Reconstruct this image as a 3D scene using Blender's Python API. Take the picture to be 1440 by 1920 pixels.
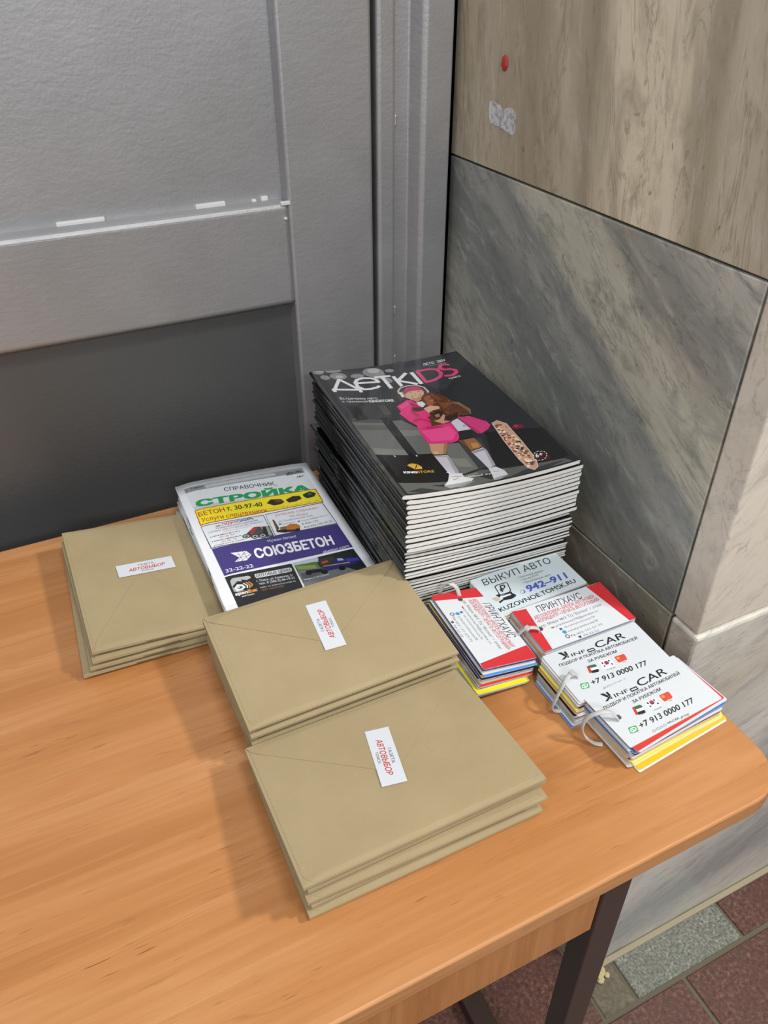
import bpy, bmesh, math, random
from mathutils import Vector, Matrix
from mathutils.geometry import tessellate_polygon, delaunay_2d_cdt

for o in list(bpy.data.objects):
    bpy.data.objects.remove(o, do_unlink=True)
SC = bpy.context.scene
COL = SC.collection
T = 0.75                      # height of the table top above the floor

# ------------------------------------------------------------------ camera
cam_d = bpy.data.cameras.new('camera')
cam = bpy.data.objects.new('camera', cam_d)
COL.objects.link(cam)
right = Vector((0.90120, -0.43338, -0.00418)); up = Vector((0.25918, 0.53116, 0.80666)); fwd = Vector((0.34737, 0.72805, -0.59100))
cam.matrix_world = Matrix(((right.x, up.x, -fwd.x, 0.0), (right.y, up.y, -fwd.y, 0.0), (right.z, up.z, -fwd.z, T + 0.62), (0, 0, 0, 1)))
cam_d.sensor_fit = 'VERTICAL'; cam_d.sensor_height = 36.0; cam_d.lens = 1471.58 / 1920 * 36.0
cam_d.clip_start = 0.02; cam_d.clip_end = 50
SC.camera = cam

# ------------------------------------------------------------------ world and lamps
w = bpy.data.worlds.new('hall_light'); SC.world = w; w.use_nodes = True
w.node_tree.nodes['Background'].inputs[0].default_value = (0.93, 0.97, 1.0, 1)
w.node_tree.nodes['Background'].inputs[1].default_value = 0.22
def lamp(name, loc, target, size, power, colr):
    d = bpy.data.lights.new(name, 'AREA'); d.shape = 'RECTANGLE'; d.size = size[0]; d.size_y = size[1]; d.energy = power; d.color = colr
    o = bpy.data.objects.new(name, d); COL.objects.link(o); o.location = loc
    o.rotation_euler = (Vector(target) - Vector(loc)).to_track_quat('-Z', 'Y').to_euler()
    return o
lamp('ceiling_or_fill_lamp', (1.85, -0.72, T + 2.1), (0.3, 0.4, T), (0.22, 0.22), 46, (1.0, 0.95, 0.87))
lamp('ceiling_or_fill_lamp', (0.40, -0.55, T + 2.2), (0.2, 0.5, T), (0.40, 0.26), 18, (1.0, 0.97, 0.92))
lamp('ceiling_or_fill_lamp', (-0.30, -2.40, T + 1.9), (0.2, 0.8, T + 0.3), (1.20, 0.30), 37, (0.98, 0.98, 1.0))  # added unseen fill behind the camera, brightens upper door and pillar front
lamp('ceiling_or_fill_lamp', (-1.60, -0.60, T + 1.9), (0.4, 0.8, T + 0.2), (1.20, 0.30), 19, (0.97, 0.98, 1.0))  # unseen fill added on the left to lift the side marble and door
SC.view_settings.view_transform = 'Standard'; SC.view_settings.look = 'None'
SC.view_settings.gamma = 1.0; SC.view_settings.use_curve_mapping = False
SC.view_settings.exposure = 0.0

# ------------------------------------------------------------------ helpers
def lin(h):
    v = []
    for i in (0, 2, 4):
        c = int(h[i:i+2], 16) / 255
        v.append(c / 12.92 if c <= 0.04045 else ((c + 0.055) / 1.055) ** 2.4)
    return (v[0], v[1], v[2], 1.0)
MATS = {}
def mat(name, hexc, rough=0.5, metal=0.0, spec=0.5, coat=0.0):
    if name in MATS: return MATS[name]
    m = bpy.data.materials.new(name); m.use_nodes = True
    b = m.node_tree.nodes['Principled BSDF']
    b.inputs['Base Color'].default_value = lin(hexc); b.inputs['Roughness'].default_value = rough
    b.inputs['Metallic'].default_value = metal; b.inputs['Specular IOR Level'].default_value = spec
    b.inputs['Coat Weight'].default_value = coat
    MATS[name] = m
    return m
class N:
    """small node helper around one material"""
    def __init__(s, m):
        s.t = m.node_tree; s.b = s.t.nodes['Principled BSDF']; s.tc = s.t.nodes.new('ShaderNodeTexCoord')
    def map(s, scale=(1, 1, 1), rot=(0, 0, 0), loc=(0, 0, 0), src=None):
        n = s.t.nodes.new('ShaderNodeMapping'); n.inputs['Scale'].default_value = scale; n.inputs['Rotation'].default_value = rot; n.inputs['Location'].default_value = loc
        s.t.links.new(src or s.tc.outputs['Object'], n.inputs[0]); return n.outputs[0]
    def noise(s, vec, scale=5.0, detail=4.0, rough=0.5, dist=0.0):
        n = s.t.nodes.new('ShaderNodeTexNoise'); n.inputs['Scale'].default_value = scale; n.inputs['Detail'].default_value = detail
        n.inputs['Roughness'].default_value = rough; n.inputs['Distortion'].default_value = dist
        s.t.links.new(vec, n.inputs['Vector']); return n.outputs['Fac']
    def vor(s, vec, scale):
        n = s.t.nodes.new('ShaderNodeTexVoronoi'); n.inputs['Scale'].default_value = scale
        s.t.links.new(vec, n.inputs['Vector']); return n.outputs
    def ramp(s, fac, stops):
        n = s.t.nodes.new('ShaderNodeValToRGB'); e = n.color_ramp.elements
        while len(e) < len(stops): e.new(0.5)
        for k, (p, c) in enumerate(stops):
            e[k].position = p; e[k].color = c if isinstance(c, tuple) else lin(c)
        s.t.links.new(fac, n.inputs[0]); return n.outputs[0]
    def mix(s, fac, a, b, mode='MIX'):
        n = s.t.nodes.new('ShaderNodeMix'); n.data_type = 'RGBA'; n.blend_type = mode
        for sock, v in ((n.inputs[0], fac), (n.inputs[6], a), (n.inputs[7], b)):
            if isinstance(v, (int, float, tuple)): sock.default_value = v
            else: s.t.links.new(v, sock)
        return n.outputs[2]
    def bump(s, fac, strength, dist=0.001, normal=None):
        n = s.t.nodes.new('ShaderNodeBump'); n.inputs['Strength'].default_value = strength; n.inputs['Distance'].default_value = dist
        s.t.links.new(fac, n.inputs['Height'])
        if normal is not None: s.t.links.new(normal, n.inputs['Normal'])
        s.t.links.new(n.outputs[0], s.b.inputs['Normal']); return n.outputs[0]
    def color(s, c): s.t.links.new(c, s.b.inputs['Base Color'])
    def rough(s, c): s.t.links.new(c, s.b.inputs['Roughness'])
    def sep(s, vec):
        n = s.t.nodes.new('ShaderNodeSeparateXYZ'); s.t.links.new(vec, n.inputs[0]); return n.outputs
    def math(s, op, a, b):
        n = s.t.nodes.new('ShaderNodeMath'); n.operation = op
        for k, v in ((0, a), (1, b)):
            if isinstance(v, (int, float)): n.inputs[k].default_value = v
            else: s.t.links.new(v, n.inputs[k])
        return n.outputs[0]
    def maprange(s, v, a, b):
        n = s.t.nodes.new('ShaderNodeMapRange'); n.inputs[1].default_value = a; n.inputs[2].default_value = b
        s.t.links.new(v, n.inputs[0]); return n.outputs[0]
BW0 = (0, 0, 0, 1); BW1 = (1, 1, 1, 1)

def link(o, parent=None):
    COL.objects.link(o)
    if parent is not None: o.parent = parent
    return o
def mesh_obj(name, verts, faces, mats, parent=None, smooth=False, mi=None, data=None):
    if data is None:
        data = bpy.data.meshes.new(name); data.from_pydata([tuple(v) for v in verts], [], [tuple(f) for f in faces])
        for m in (mats if isinstance(mats, (list, tuple)) else [mats]): data.materials.append(m)
        if mi:
            for p, k in zip(data.polygons, mi): p.material_index = k
        if smooth:
            for p in data.polygons: p.use_smooth = True
        data.update()
    return link(bpy.data.objects.new(name, data), parent)
def empty(name, loc=(0, 0, 0), rot=(0, 0, 0)):
    o = bpy.data.objects.new(name, None); o.location = loc; o.rotation_euler = rot; o.empty_display_size = 0.02
    return link(o)
def tag(o, label=None, cat=None, group=None, kind=None):
    if label: o['label'] = label
    if cat: o['category'] = cat
    if group: o['group'] = group
    if kind: o['kind'] = kind
    return o
def bevel(o, width, seg=2, angle=None):
    bm = bmesh.new(); bm.from_mesh(o.data)
    ed = [e for e in bm.edges if len(e.link_faces) == 2 and e.calc_face_angle(0) > (angle or 0.5)]
    bmesh.ops.bevel(bm, geom=ed, offset=width, segments=seg, affect='EDGES', profile=0.5)
    bm.to_mesh(o.data); bm.free(); o.data.update(); return o
BF = [(0, 3, 2, 1), (4, 5, 6, 7), (0, 1, 5, 4), (1, 2, 6, 5), (2, 3, 7, 6), (3, 0, 4, 7)]
def box(name, x0, x1, y0, y1, z0, z1, m, parent=None, bev=0.0, seg=2):
    v = [(x0, y0, z0), (x1, y0, z0), (x1, y1, z0), (x0, y1, z0), (x0, y0, z1), (x1, y0, z1), (x1, y1, z1), (x0, y1, z1)]
    o = mesh_obj(name, v, BF, m, parent)
    if bev: bevel(o, bev, seg)
    return o
def prism(name, poly, z0, z1, m, parent=None, bev=0.0, seg=2):
    n = len(poly); v = [(x, y, z0) for x, y in poly] + [(x, y, z1) for x, y in poly]
    f = [tuple(range(n - 1, -1, -1)), tuple(range(n, 2 * n))] + [(k, (k + 1) % n, n + (k + 1) % n, n + k) for k in range(n)]
    o = mesh_obj(name, v, f, m, parent)
    if bev: bevel(o, bev, seg, 0.8)
    return o
def tube(name, pts, rw, rh, m, parent=None, n=8, sub=6, flat=None):
    """rounded strap swept along a smoothed polyline"""
    P = [Vector(p) for p in pts]; Q = []
    for k in range(len(P) - 1):
        a = P[max(k - 1, 0)]; b = P[k]; c = P[k + 1]; d = P[min(k + 2, len(P) - 1)]
        for j in range(sub):
            t = j / sub
            Q.append(0.5 * (2 * b + (c - a) * t + (2 * a - 5 * b + 4 * c - d) * t * t + (3 * b - a - 3 * c + d) * t ** 3))
    Q.append(P[-1])
    v = []; f = []; side = Vector(flat) if flat else Vector((0, 0, 1))
    for k, q in enumerate(Q):
        tg = (Q[min(k + 1, len(Q) - 1)] - Q[max(k - 1, 0)]).normalized()
        s = (side - tg * side.dot(tg)).normalized(); u = tg.cross(s)
        for j in range(n):
            a = 2 * math.pi * (j + 0.5) / n
            v.append(q + s * math.cos(a) * rw + u * math.sin(a) * rh)
    for k in range(len(Q) - 1):
        for j in range(n):
            f.append((k * n + j, k * n + (j + 1) % n, (k + 1) * n + (j + 1) % n, (k + 1) * n + j))
    f.append(tuple(range(n - 1, -1, -1))); f.append(tuple((len(Q) - 1) * n + j for j in range(n)))
    return mesh_obj(name, v, f, m, parent, smooth=True)

# ------------------------------------------------------------------ flat print built from small shapes
GLYPH = {}
def outlines(body):
    c = bpy.data.curves.new('lettering', 'FONT'); c.body = body; c.size = 1.0
    o = bpy.data.objects.new('lettering', c); COL.objects.link(o)
    cu = o.to_curve(bpy.context.evaluated_depsgraph_get()); out = []
    for s in cu.splines:
        P = s.bezier_points; pts = []; n = len(P)
        for k in range(n):
            a, b = P[k], P[(k + 1) % n]; p0, p1, p2, p3 = a.co.xy, a.handle_right.xy, b.handle_left.xy, b.co.xy
            d = (p3 - p0).length; bend = ((p1 - p0).length + (p2 - p1).length + (p3 - p2).length) - d
            m = 1 if bend < 0.002 or d < 0.01 else 3 if d < 0.35 else 5
            for q in range(m):
                t = q / m; pts.append(tuple(p0 * (1 - t) ** 3 + p1 * 3 * t * (1 - t) ** 2 + p2 * 3 * t * t * (1 - t) + p3 * t ** 3))
        if len(pts) > 2: out.append(pts)
    o.to_curve_clear(); bpy.data.objects.remove(o); bpy.data.curves.remove(c)
    return out
def glyph(ch):
    """triangles of one letter, filled by winding number so that overlapping strokes stay solid"""
    if ch not in GLYPH:
        loops = outlines(ch); V = []; E = []
        for L in loops:
            b = len(V); V += [Vector(p) for p in L]; E += [(b + k, b + (k + 1) % len(L)) for k in range(len(L))]
        tri = []; R = V
        if V:
            R, _, F, _, _, _ = delaunay_2d_cdt(V, E, [], 0, 1e-6)
            for f in F:
                for t in range(1, len(f) - 1):
                    a, b, c = R[f[0]], R[f[t]], R[f[t + 1]]; x = (a.x + b.x + c.x) / 3; y = (a.y + b.y + c.y) / 3; wn = 0
                    for L in loops:
                        for k in range(len(L)):
                            p, q = L[k - 1], L[k]
                            if p[1] <= y:
                                if q[1] > y and (q[0] - p[0]) * (y - p[1]) - (x - p[0]) * (q[1] - p[1]) > 0: wn += 1
                            elif q[1] <= y and (q[0] - p[0]) * (y - p[1]) - (x - p[0]) * (q[1] - p[1]) < 0: wn -= 1
                    if wn: tri.append((f[0], f[t], f[t + 1]))
        GLYPH[ch] = (len(loops), loops[0][0][0] if loops else 0.0, [tuple(p) for p in R], tri)
    return GLYPH[ch]
def text_mesh(body, bold):
    L = outlines(body); V = []; F = []; k = 0
    for ch in body:
        n, x0, R, tri = glyph(ch)
        if not n: continue
        dx = L[k][0][0] - x0; k += n; b = len(V)
        V += [(p[0] + dx, p[1]) for p in R]; F += [tuple(b + q for q in t) for t in tri]
    return V, F
def clip(poly, W, H):
    for ax, lim, sg in ((0, 0, 1), (0, W, -1), (1, 0, 1), (1, H, -1)):
        out = []
        for k in range(len(poly)):
            a = poly[k - 1]; b = poly[k]
            ia = (a[ax] - lim) * sg >= 0; ib = (b[ax] - lim) * sg >= 0
            if ia != ib:
                t = (lim - a[ax]) / (b[ax] - a[ax]); out.append((a[0] + (b[0] - a[0]) * t, a[1] + (b[1] - a[1]) * t))
            if ib: out.append(b)
        poly = out
        if len(poly) < 3: return []
    return poly
def tess(poly):
    tr = tessellate_polygon([[Vector((p[0], p[1], 0)) for p in poly]])
    out = []
    for a, b, c in tr:
        A, B, C = poly[a], poly[b], poly[c]
        s = (B[0]-A[0])*(C[1]-A[1]) - (B[1]-A[1])*(C[0]-A[0])
        if abs(s) > 1e-9: out.append((a, b, c) if s > 0 else (a, c, b))
    return out
def stroke(pts, wd):
    quads = []; h = wd / 2
    for k in range(len(pts) - 1):
        a, b = Vector(pts[k]), Vector(pts[k + 1]); d = b - a
        if d.length < 1e-6: continue
        d.normalize(); n = Vector((-d.y, d.x)) * h
        e0 = d * (h * 0.55 if k > 0 else 0); e1 = d * (h * 0.55 if k < len(pts) - 2 else 0)
        quads.append([tuple(a - e0 - n), tuple(b + e1 - n), tuple(b + e1 + n), tuple(a - e0 + n)])
    return quads
def build_print(name, ops, W, H, parent, surf=None, rough=0.3, base=0.00012, step=0.00003, cell=None, prefix='ink', coat=0.0):
    """ops in millimetres on a W x H sheet; surf(x, y) gives the sheet's height in metres; cell cuts big shapes so they bend"""
    bm = bmesh.new(); slots = []; done = []
    for op in ops:
        k, col = op[0], op[1]; shapes = []; lay = 0
        if k == 'P':
            q = clip(list(op[2]), W, H)
            if q: shapes.append((q, tess(q)))
        elif k == 'S':
            for q in stroke(op[3], op[2]):
                q = clip(q, W, H)
                if q: shapes.append((q, [tuple(range(len(q)))]))
        elif k == 'E':
            n = 20 if max(op[3], op[4]) > 3 else 12
            q = clip([(op[2][0] + op[3] * math.cos(2 * math.pi * j / n), op[2][1] + op[4] * math.sin(2 * math.pi * j / n)) for j in range(n)], W, H)
            if q: shapes.append((q, [tuple(range(len(q)))]))
        elif k == 'G':
            rg = random.Random(len(done) * 7 + 1); a = Vector(op[2]); b = Vector(op[3]); d = b - a; L = d.length; d.normalize(); nn = Vector((-d.y, d.x))
            x = 0.0; pitch = L / op[5]
            while x < L - pitch * 0.5:
                ln = pitch * rg.uniform(0.5, 0.85); hh = op[4] * rg.uniform(0.7, 1.0)
                p0 = a + d * x; shapes.append(([tuple(p0), tuple(p0 + d * ln), tuple(p0 + d * ln + nn * hh), tuple(p0 + nn * hh)], [(0, 1, 2, 3)]))
                x += pitch * (1.0 if rg.random() < 0.8 else 1.6)
        elif k == 'T':
            V, F = text_mesh(op[2], op[6])
            if not V: continue
            x0 = min(p[0] for p in V); x1 = max(p[0] for p in V); cap = 0.729
            p0 = Vector(op[3]); ex = (Vector(op[4]) - p0) / (x1 - x0); ey = (Vector(op[5]) - p0) / cap
            VV = [tuple(p0 + ex * (p[0] - x0) + ey * p[1]) for p in V]
            flip = ex.x * ey.y - ex.y * ey.x < 0
            FF = [tuple(reversed(f)) for f in F] if flip else F
            b_ = op[6] * 0.75; shapes.append((VV, FF))
            if b_ > 0:        # heavier type: the same letters printed again a hair to each side
                for ax, ay in ((1, 0), (-1, 0), (0, 0.8), (0, -0.8)) if b_ < 0.03 else ((1, 0.7), (-1, 0.7), (1, -0.7), (-1, -0.7), (1, 0), (-1, 0), (0, 0.8), (0, -0.8)):
                    sh = ex * ax * b_ + ey * ay * b_; shapes.append(([(p[0] + sh.x, p[1] + sh.y) for p in VV], FF))
        if not shapes: continue
        xs = [p[0] for q, f in shapes for p in q]; ys = [p[1] for q, f in shapes for p in q]
        bb = (min(xs), min(ys), max(xs), max(ys)); lay = 0
        for b2, l2 in done:
            if bb[0] < b2[2] and b2[0] < bb[2] and bb[1] < b2[3] and b2[1] < bb[3]: lay = max(lay, l2 + 1)
        if k == 'S' and len(shapes) > 1: pass
        done.append((bb, lay))
        key = prefix + '_' + col
        if key not in slots: slots.append(key); mat(key, col, rough, 0, 0.5, coat)
        si = slots.index(key)
        for qi, (q, fs) in enumerate(shapes):
            zq = base + lay * step + (qi % 9) * step * 0.1
            vs = [bm.verts.new((p[0] / 1000, p[1] / 1000, zq)) for p in q]
            for f in fs:
                try: fc = bm.faces.new([vs[j] for j in f])
                except ValueError: continue
                fc.material_index = si
    if cell:
        for ax, lim in ((0, W), (1, H)):
            c = cell
            while c < lim:
                co = (c / 1000, 0, 0) if ax == 0 else (0, c / 1000, 0); no = (1, 0, 0) if ax == 0 else (0, 1, 0)
                bmesh.ops.bisect_plane(bm, geom=bm.verts[:] + bm.edges[:] + bm.faces[:], plane_co=co, plane_no=no, dist=1e-7)
                c += cell
    bm.normal_update()
    for f in bm.faces:
        if f.normal.z < 0: f.normal_flip()
    if surf:
        for v in bm.verts: v.co.z += surf(v.co.x, v.co.y)
    me = bpy.data.meshes.new(name); bm.to_mesh(me); bm.free()
    for s in slots: me.materials.append(MATS[s])
    return link(bpy.data.objects.new(name, me), parent)

PRINTS = {
 'mag': [
  ('P','26282d',[(0,0),(208,0),(208,297),(0,297)]),
  ('P','34373c',[(19.87,299.93),(82.13,281.23),(52.44,150.87),(5.97,157.55),(3.79,175.98)]),
  ('P','6e706c',[(5.84,157.2),(41.32,148.44),(39.61,73.06),(4.18,81.82)]),
  ('P','838580',[(8.41,95.97),(40.41,85.79),(39.64,73.57),(4.83,82.29)]),
  ('P','5c5e5b',[(6.92,149.52),(40.97,142.71),(40.29,131.42),(7.45,137.96)]),
  ('P','6a6c69',[(50.5,151.08),(64.36,150.12),(75.06,128.16),(73.3,89.56),(65.62,69.07),(49.81,72.38)]),
  ('P','7c7e7a',[(49.09,128.66),(72.78,123.12),(73.54,111.53),(50.4,113.24)]),
  ('P','4d4f4c',[(5.84,157.2),(41.32,148.44),(42.38,155.98),(9.24,166.33)]),
  ('P','121215',[(42.74,161.85),(53.42,160.53),(50.23,72.25),(39.61,73.06)]),
  ('P','4a4a42',[(51.36,192.16),(59.88,189.53),(59.04,166.37),(50.81,167.5)]),
  ('P','3b3c38',[(29.58,194.44),(39.2,192.94),(36.98,168.94),(25.8,169.58)]),
  ('P','1c1d20',[(14.0,199.25),(26.98,195.24),(27.94,160.49),(13.45,159.46)]),
  ('E','8f9193',(10.3,295.89),9,9),
  ('E','8f9193',(14.87,277.56),6,7),
  ('E','8f9193',(31.54,294.67),11,5),
  ('E','8f9193',(32.93,278.83),11,10),
  ('E','8f9193',(57.1,274.94),9,6),
  ('E','8f9193',(81.04,279.8),14,14),
  ('E','8f9193',(83.62,270.37),10,12),
  ('E','8f9193',(103.17,279.1),6,5),
  ('E','8f9193',(89.99,253.16),6,8),
  ('E','b9bbbc',(13.44,298.38),6,5),
  ('E','b9bbbc',(82.91,284.48),8,7),
  ('E','b9bbbc',(33.78,276.89),5,4),
  ('P','33363c',[(117.24,274.18),(205.82,295.33),(207.45,261.44),(147.62,204.42),(135.12,217.95)]),
  ('P','6f716d',[(91.82,85.67),(104.97,83.24),(101.09,27.94),(78.93,22.91),(78.78,59.09)]),
  ('P','85867f',[(81.21,55.98),(97.22,50.87),(96.99,32.62),(81.25,37.68)]),
  ('P','3a3c40',[(104.97,83.24),(133.24,85.59),(121.62,31.53),(101.7,26.63)]),
  ('P','141416',[(142.77,92.82),(176.94,87.27),(207.52,75.05),(203.38,14.61),(190.27,9.53),(117.96,22.52)]),
  ('P','5d5f5c',[(6.04,25.14),(54.92,15.61),(78.13,18.82),(100.68,24.73),(130.03,17.97),(194.96,10.33),(200.68,2.07),(127.9,2.76),(59.03,-1.37),(7.05,2.38)]),
  ('P','2f3133',[(91.24,16.77),(110.33,18.29),(125.58,7.88),(102.71,4.42)]),
  ('P','37393a',[(117.02,-0.2),(144.52,8.4),(196.02,7.69),(175.08,3.05)]),
  ('P','2c2e30',[(38.05,11.64),(52.26,10.16),(48.99,6.02)]),
  ('P','343637',[(8.59,5.89),(24.87,9.73),(43.84,0.49),(25.45,0.4)]),
  ('P','7b7d79',[(75.92,19.53),(94.21,22.38),(97.46,18.69),(78.42,14.41)]),
  ('P','84857f',[(61.26,3.07),(76.68,8.57),(86.37,7.56),(65.74,-0.45)]),
  ('P','131112',[(4.59,81.68),(39.94,73.81),(50.15,73.13),(66.33,70.57),(66.14,30.53),(62.2,20.65),(56.15,14.01),(25.75,19.23),(4.44,23.85)]),
  ('P','d9d9d9',[(23.31,76.56),(24.58,76.66),(24.72,73.22),(23.47,72.94)]),
  ('P','d9d9d9',[(47.18,71.85),(48.94,72.14),(48.62,69.33),(47.05,68.81)]),
  ('P','d9a93c',[(29.23,53.77),(32.13,56.13),(36.18,56.82),(40.72,54.37),(43.6,48.34),(42.4,43.67),(37.43,44.62),(34.61,44.55),(31.91,49.31)]),
  ('P','131112',[(39.64,54.05),(39.84,52.01),(35.64,45.19),(34.83,45.45),(38.05,50.94)]),
  ('T', 'f2f2f2', 'KING', (19.66, 39.91), (33.6, 37.17), (20.58, 43.92), 0.05),
  ('T', 'd9a93c', 'STORE', (34.06, 37.18), (51.92, 34.47), (35.09, 41.49), 0.02),
  ('S','eceef0',4.6,[(15.96,243.65),(30.39,269.52),(45.55,237.17)]),
  ('S','eceef0',4.6,[(12.36,243.17),(48.42,235.98)]),
  ('S','eceef0',4.6,[(13.37,243.49),(13.92,235.76)]),
  ('S','eceef0',4.6,[(46.03,236.07),(45.26,229.32)]),
  ('S','eceef0',4.8,[(48.0,254.91),(77.02,252.07),(76.18,259.69),(70.51,265.12),(61.89,267.05),(52.81,264.41),(47.57,257.02),(46.52,244.92),(51.57,236.29),(60.4,235.53),(69.74,237.85),(74.24,241.36)]),
  ('S','eceef0',5,[(76.67,265.63),(98.12,263.94)]),
  ('S','eceef0',5,[(86.69,264.31),(85.64,230.42)]),
  ('S','eceef0',5,[(101.14,261.66),(100.77,231.67)]),
  ('S','eceef0',5,[(120.71,265.43),(102.19,248.46),(121.92,231.16)]),
  ('S','eceef0',5.2,[(127.97,264.64),(127.05,230.26)]),
  ('S','e0487c',5,[(136.24,265.66),(134.51,232.98),(145.7,233.61),(157.44,239.54),(162.78,248.26),(162.3,259.95),(153.79,264.62),(136.24,265.66)]),
  ('S','e0487c',5,[(182.52,264.57),(178.35,269.06),(171.44,268.6),(167.41,261.96),(170.08,255.5),(178.03,253.11),(183.01,248.1),(181.11,241.0),(173.11,236.52),(163.13,239.53)]),
  ('T', 'eceef0', 'ЛЕТО  2024', (150.9, 276.19), (182.97, 277.49), (152.21, 282.66), 0.02),
  ('G','9a9b9d',(156.28,271.71),(183.61,272.92),1.6,14),
  ('T', 'eceef0', 'ТОМСК', (164.44, 227.6), (181.54, 228.51), (164.91, 231.51), 0.02),
  ('T', 'eceef0', 'Встречаем лето', (12.69, 214.9), (58.09, 207.03), (13.42, 221.06), 0),
  ('T', 'eceef0', 'с техникой', (12.78, 207.05), (43.01, 201.94), (13.48, 212.24), 0),
  ('T', 'eceef0', 'KINGSTORE', (45.11, 201.29), (75.27, 197.16), (45.65, 207.19), 0.05),
  ('P','4a3a31',[(84.89,210.4),(93.93,227.35),(102.62,233.53),(123.08,223.51),(127.55,212.11),(126.73,200.02),(112.31,194.75),(94.72,197.75),(86.16,195.63),(79.87,190.5)]),
  ('P','b8446c',[(96.37,219.14),(103.93,226.82),(117.66,227.69),(121.62,217.66),(120.7,211.71),(103.24,217.04),(95.49,210.81)]),
  ('P','d9ae90',[(94.99,210.23),(102.76,215.95),(119.05,214.7),(120.44,209.32),(116.49,200.72),(109.3,192.08),(101.15,185.82),(97.23,194.12),(92.93,201.18)]),
  ('P','c58f72',[(101.61,205.28),(114.3,204.32),(109.3,192.08),(101.15,185.82),(97.99,193.18)]),
  ('P','d9ae90',[(103.66,205.87),(112.2,204.96),(110.63,198.88),(102.65,199.64)]),
  ('S','f3ece6',1.1,[(101.12,202.04),(102.92,198.12),(107.15,197.78)]),
  ('S','5a3a30',0.9,[(101.85,212.54),(105.9,212.77)]),
  ('S','5a3a30',0.9,[(112.83,211.64),(116.41,211.04)]),
  ('S','9a5f4c',0.6,[(100.66,203.15),(102.04,196.95),(107.69,197.13)]),
  ('S','b07a5f',0.7,[(108.42,209.3),(107.32,204.75),(105.59,204.06)]),
  ('S','cfc9c6',2.2,[(88.57,212.92),(90.57,220.91),(96.53,227.81),(106.95,230.95),(118.26,229.04),(125.27,220.32),(125.74,207.7)]),
  ('S','e9e7e4',4,[(91.8,216.84),(90.16,203.47)]),
  ('S','b6aaa6',2,[(94.06,217.38),(92.45,202.77)]),
  ('S','cfc9c6',2.5,[(126.0,210.09),(123.53,202.96)]),
  ('P','e6317f',[(72.41,183.04),(91.54,195.87),(96.3,192.03),(98.91,183.46),(101.2,171.84),(103.54,155.67),(95.63,133.96),(117.33,127.19),(115.02,106.73),(112.06,94.91),(106.65,87.94),(98.81,85.44),(88.53,86.72),(70.95,90.7),(74.15,123.73),(76.38,133.57),(71.76,145.74),(68.32,165.49),(72.65,169.75)]),
  ('P','c2245f',[(88.1,177.5),(88.59,158.08),(89.82,153.25),(84.95,152.55),(83.33,164.19)]),
  ('P','c2245f',[(77.04,146.26),(87.06,149.69),(97.4,137.73),(93.66,134.58),(86.42,143.33),(76.96,139.8)]),
  ('P','c2245f',[(74.98,125.56),(92.12,126.52),(104.83,122.53),(102.52,120.08),(89.53,121.0)]),
  ('P','f04f96',[(76.35,118.88),(111.69,120.39),(112.25,103.46),(101.38,90.61),(76.97,94.33)]),
  ('P','f04f96',[(74.89,181.59),(89.89,192.11),(90.24,184.96),(76.76,175.28)]),
  ('P','b01f57',[(90.01,189.72),(94.75,185.91),(99.3,174.04),(90.91,177.33)]),
  ('P','d23a7c',[(129.95,136.34),(143.97,134.19),(156.98,114.79),(157.53,106.03),(151.31,99.09),(139.39,92.85),(133.39,107.24)]),
  ('P','a93263',[(130.47,135.07),(135.26,113.01),(139.39,92.85),(134.55,94.38),(132.44,105.44)]),
  ('P','c2356f',[(122.04,155.57),(136.78,166.41),(146.37,161.82),(147.43,151.12),(138.63,146.58),(124.46,150.98)]),
  ('P','e6e6ee',[(99.32,185.68),(107.44,186.71),(108.44,178.18),(101.51,171.75),(99.1,178.73)]),
  ('P','cfd3e2',[(117.57,128.84),(128.51,133.48),(130.74,119.77),(131.77,105.23),(115.81,106.07)]),
  ('P','aab0c8',[(126.85,117.77),(130.77,117.61),(130.38,112.41),(125.99,112.73)]),
  ('P','221f22',[(115.81,106.07),(131.77,105.23),(126.07,86.43),(110.65,89.29),(111.39,95.12)]),
  ('P','5d3520',[(110.22,195.39),(117.26,202.92),(124.32,205.17),(131.75,200.44),(138.6,189.58),(142.9,173.91),(148.93,166.87),(149.98,154.92),(152.53,144.98),(148.49,136.12),(140.74,136.97),(131.88,140.17),(117.33,127.19),(108.07,126.86),(98.87,126.53),(92.12,126.52),(97.21,142.15),(95.77,145.88),(104.64,153.09),(105.38,159.6),(101.07,167.76),(108.79,176.91),(107.44,186.71)]),
  ('P','4a2a1a',[(89.17,176.02),(102.08,172.49),(102.36,165.53),(91.08,163.59),(87.11,167.53)]),
  ('P','a1532f',[(113.35,194.43),(122.57,198.86),(120.77,187.37),(121.0,177.82),(113.52,171.96),(108.79,176.91)]),
  ('P','7a4526',[(124.62,200.67),(132.11,191.09),(132.25,181.45),(124.93,186.09)]),
  ('P','2f1b12',[(104.64,153.09),(114.41,159.07),(121.57,154.59),(110.96,142.25),(104.07,142.2)]),
  ('P','7c4a2a',[(125.13,176.55),(137.53,172.73),(144.82,163.46),(139.65,167.39),(124.45,160.52)]),
  ('P','2f1b12',[(114.96,141.01),(135.79,147.91),(132.89,139.85),(116.28,129.67)]),
  ('P','8b6a48',[(139.6,172.09),(147.89,169.54),(153.05,147.1),(147.48,135.31),(148.98,143.82),(145.86,160.81)]),
  ('E','c9a27c',(119.79,185.29),2,1.6),
  ('P','9b7c62',[(106.73,150.21),(113.14,151.57),(111.89,144.17),(105.98,143.8)]),
  ('S','8a5230',0.8,[(114.85,196.41),(115.38,194.03)]),
  ('S','3b2115',0.8,[(123.04,197.76),(123.86,195.35)]),
  ('S','a9683a',0.8,[(119.4,197.1),(121.87,194.9)]),
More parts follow.
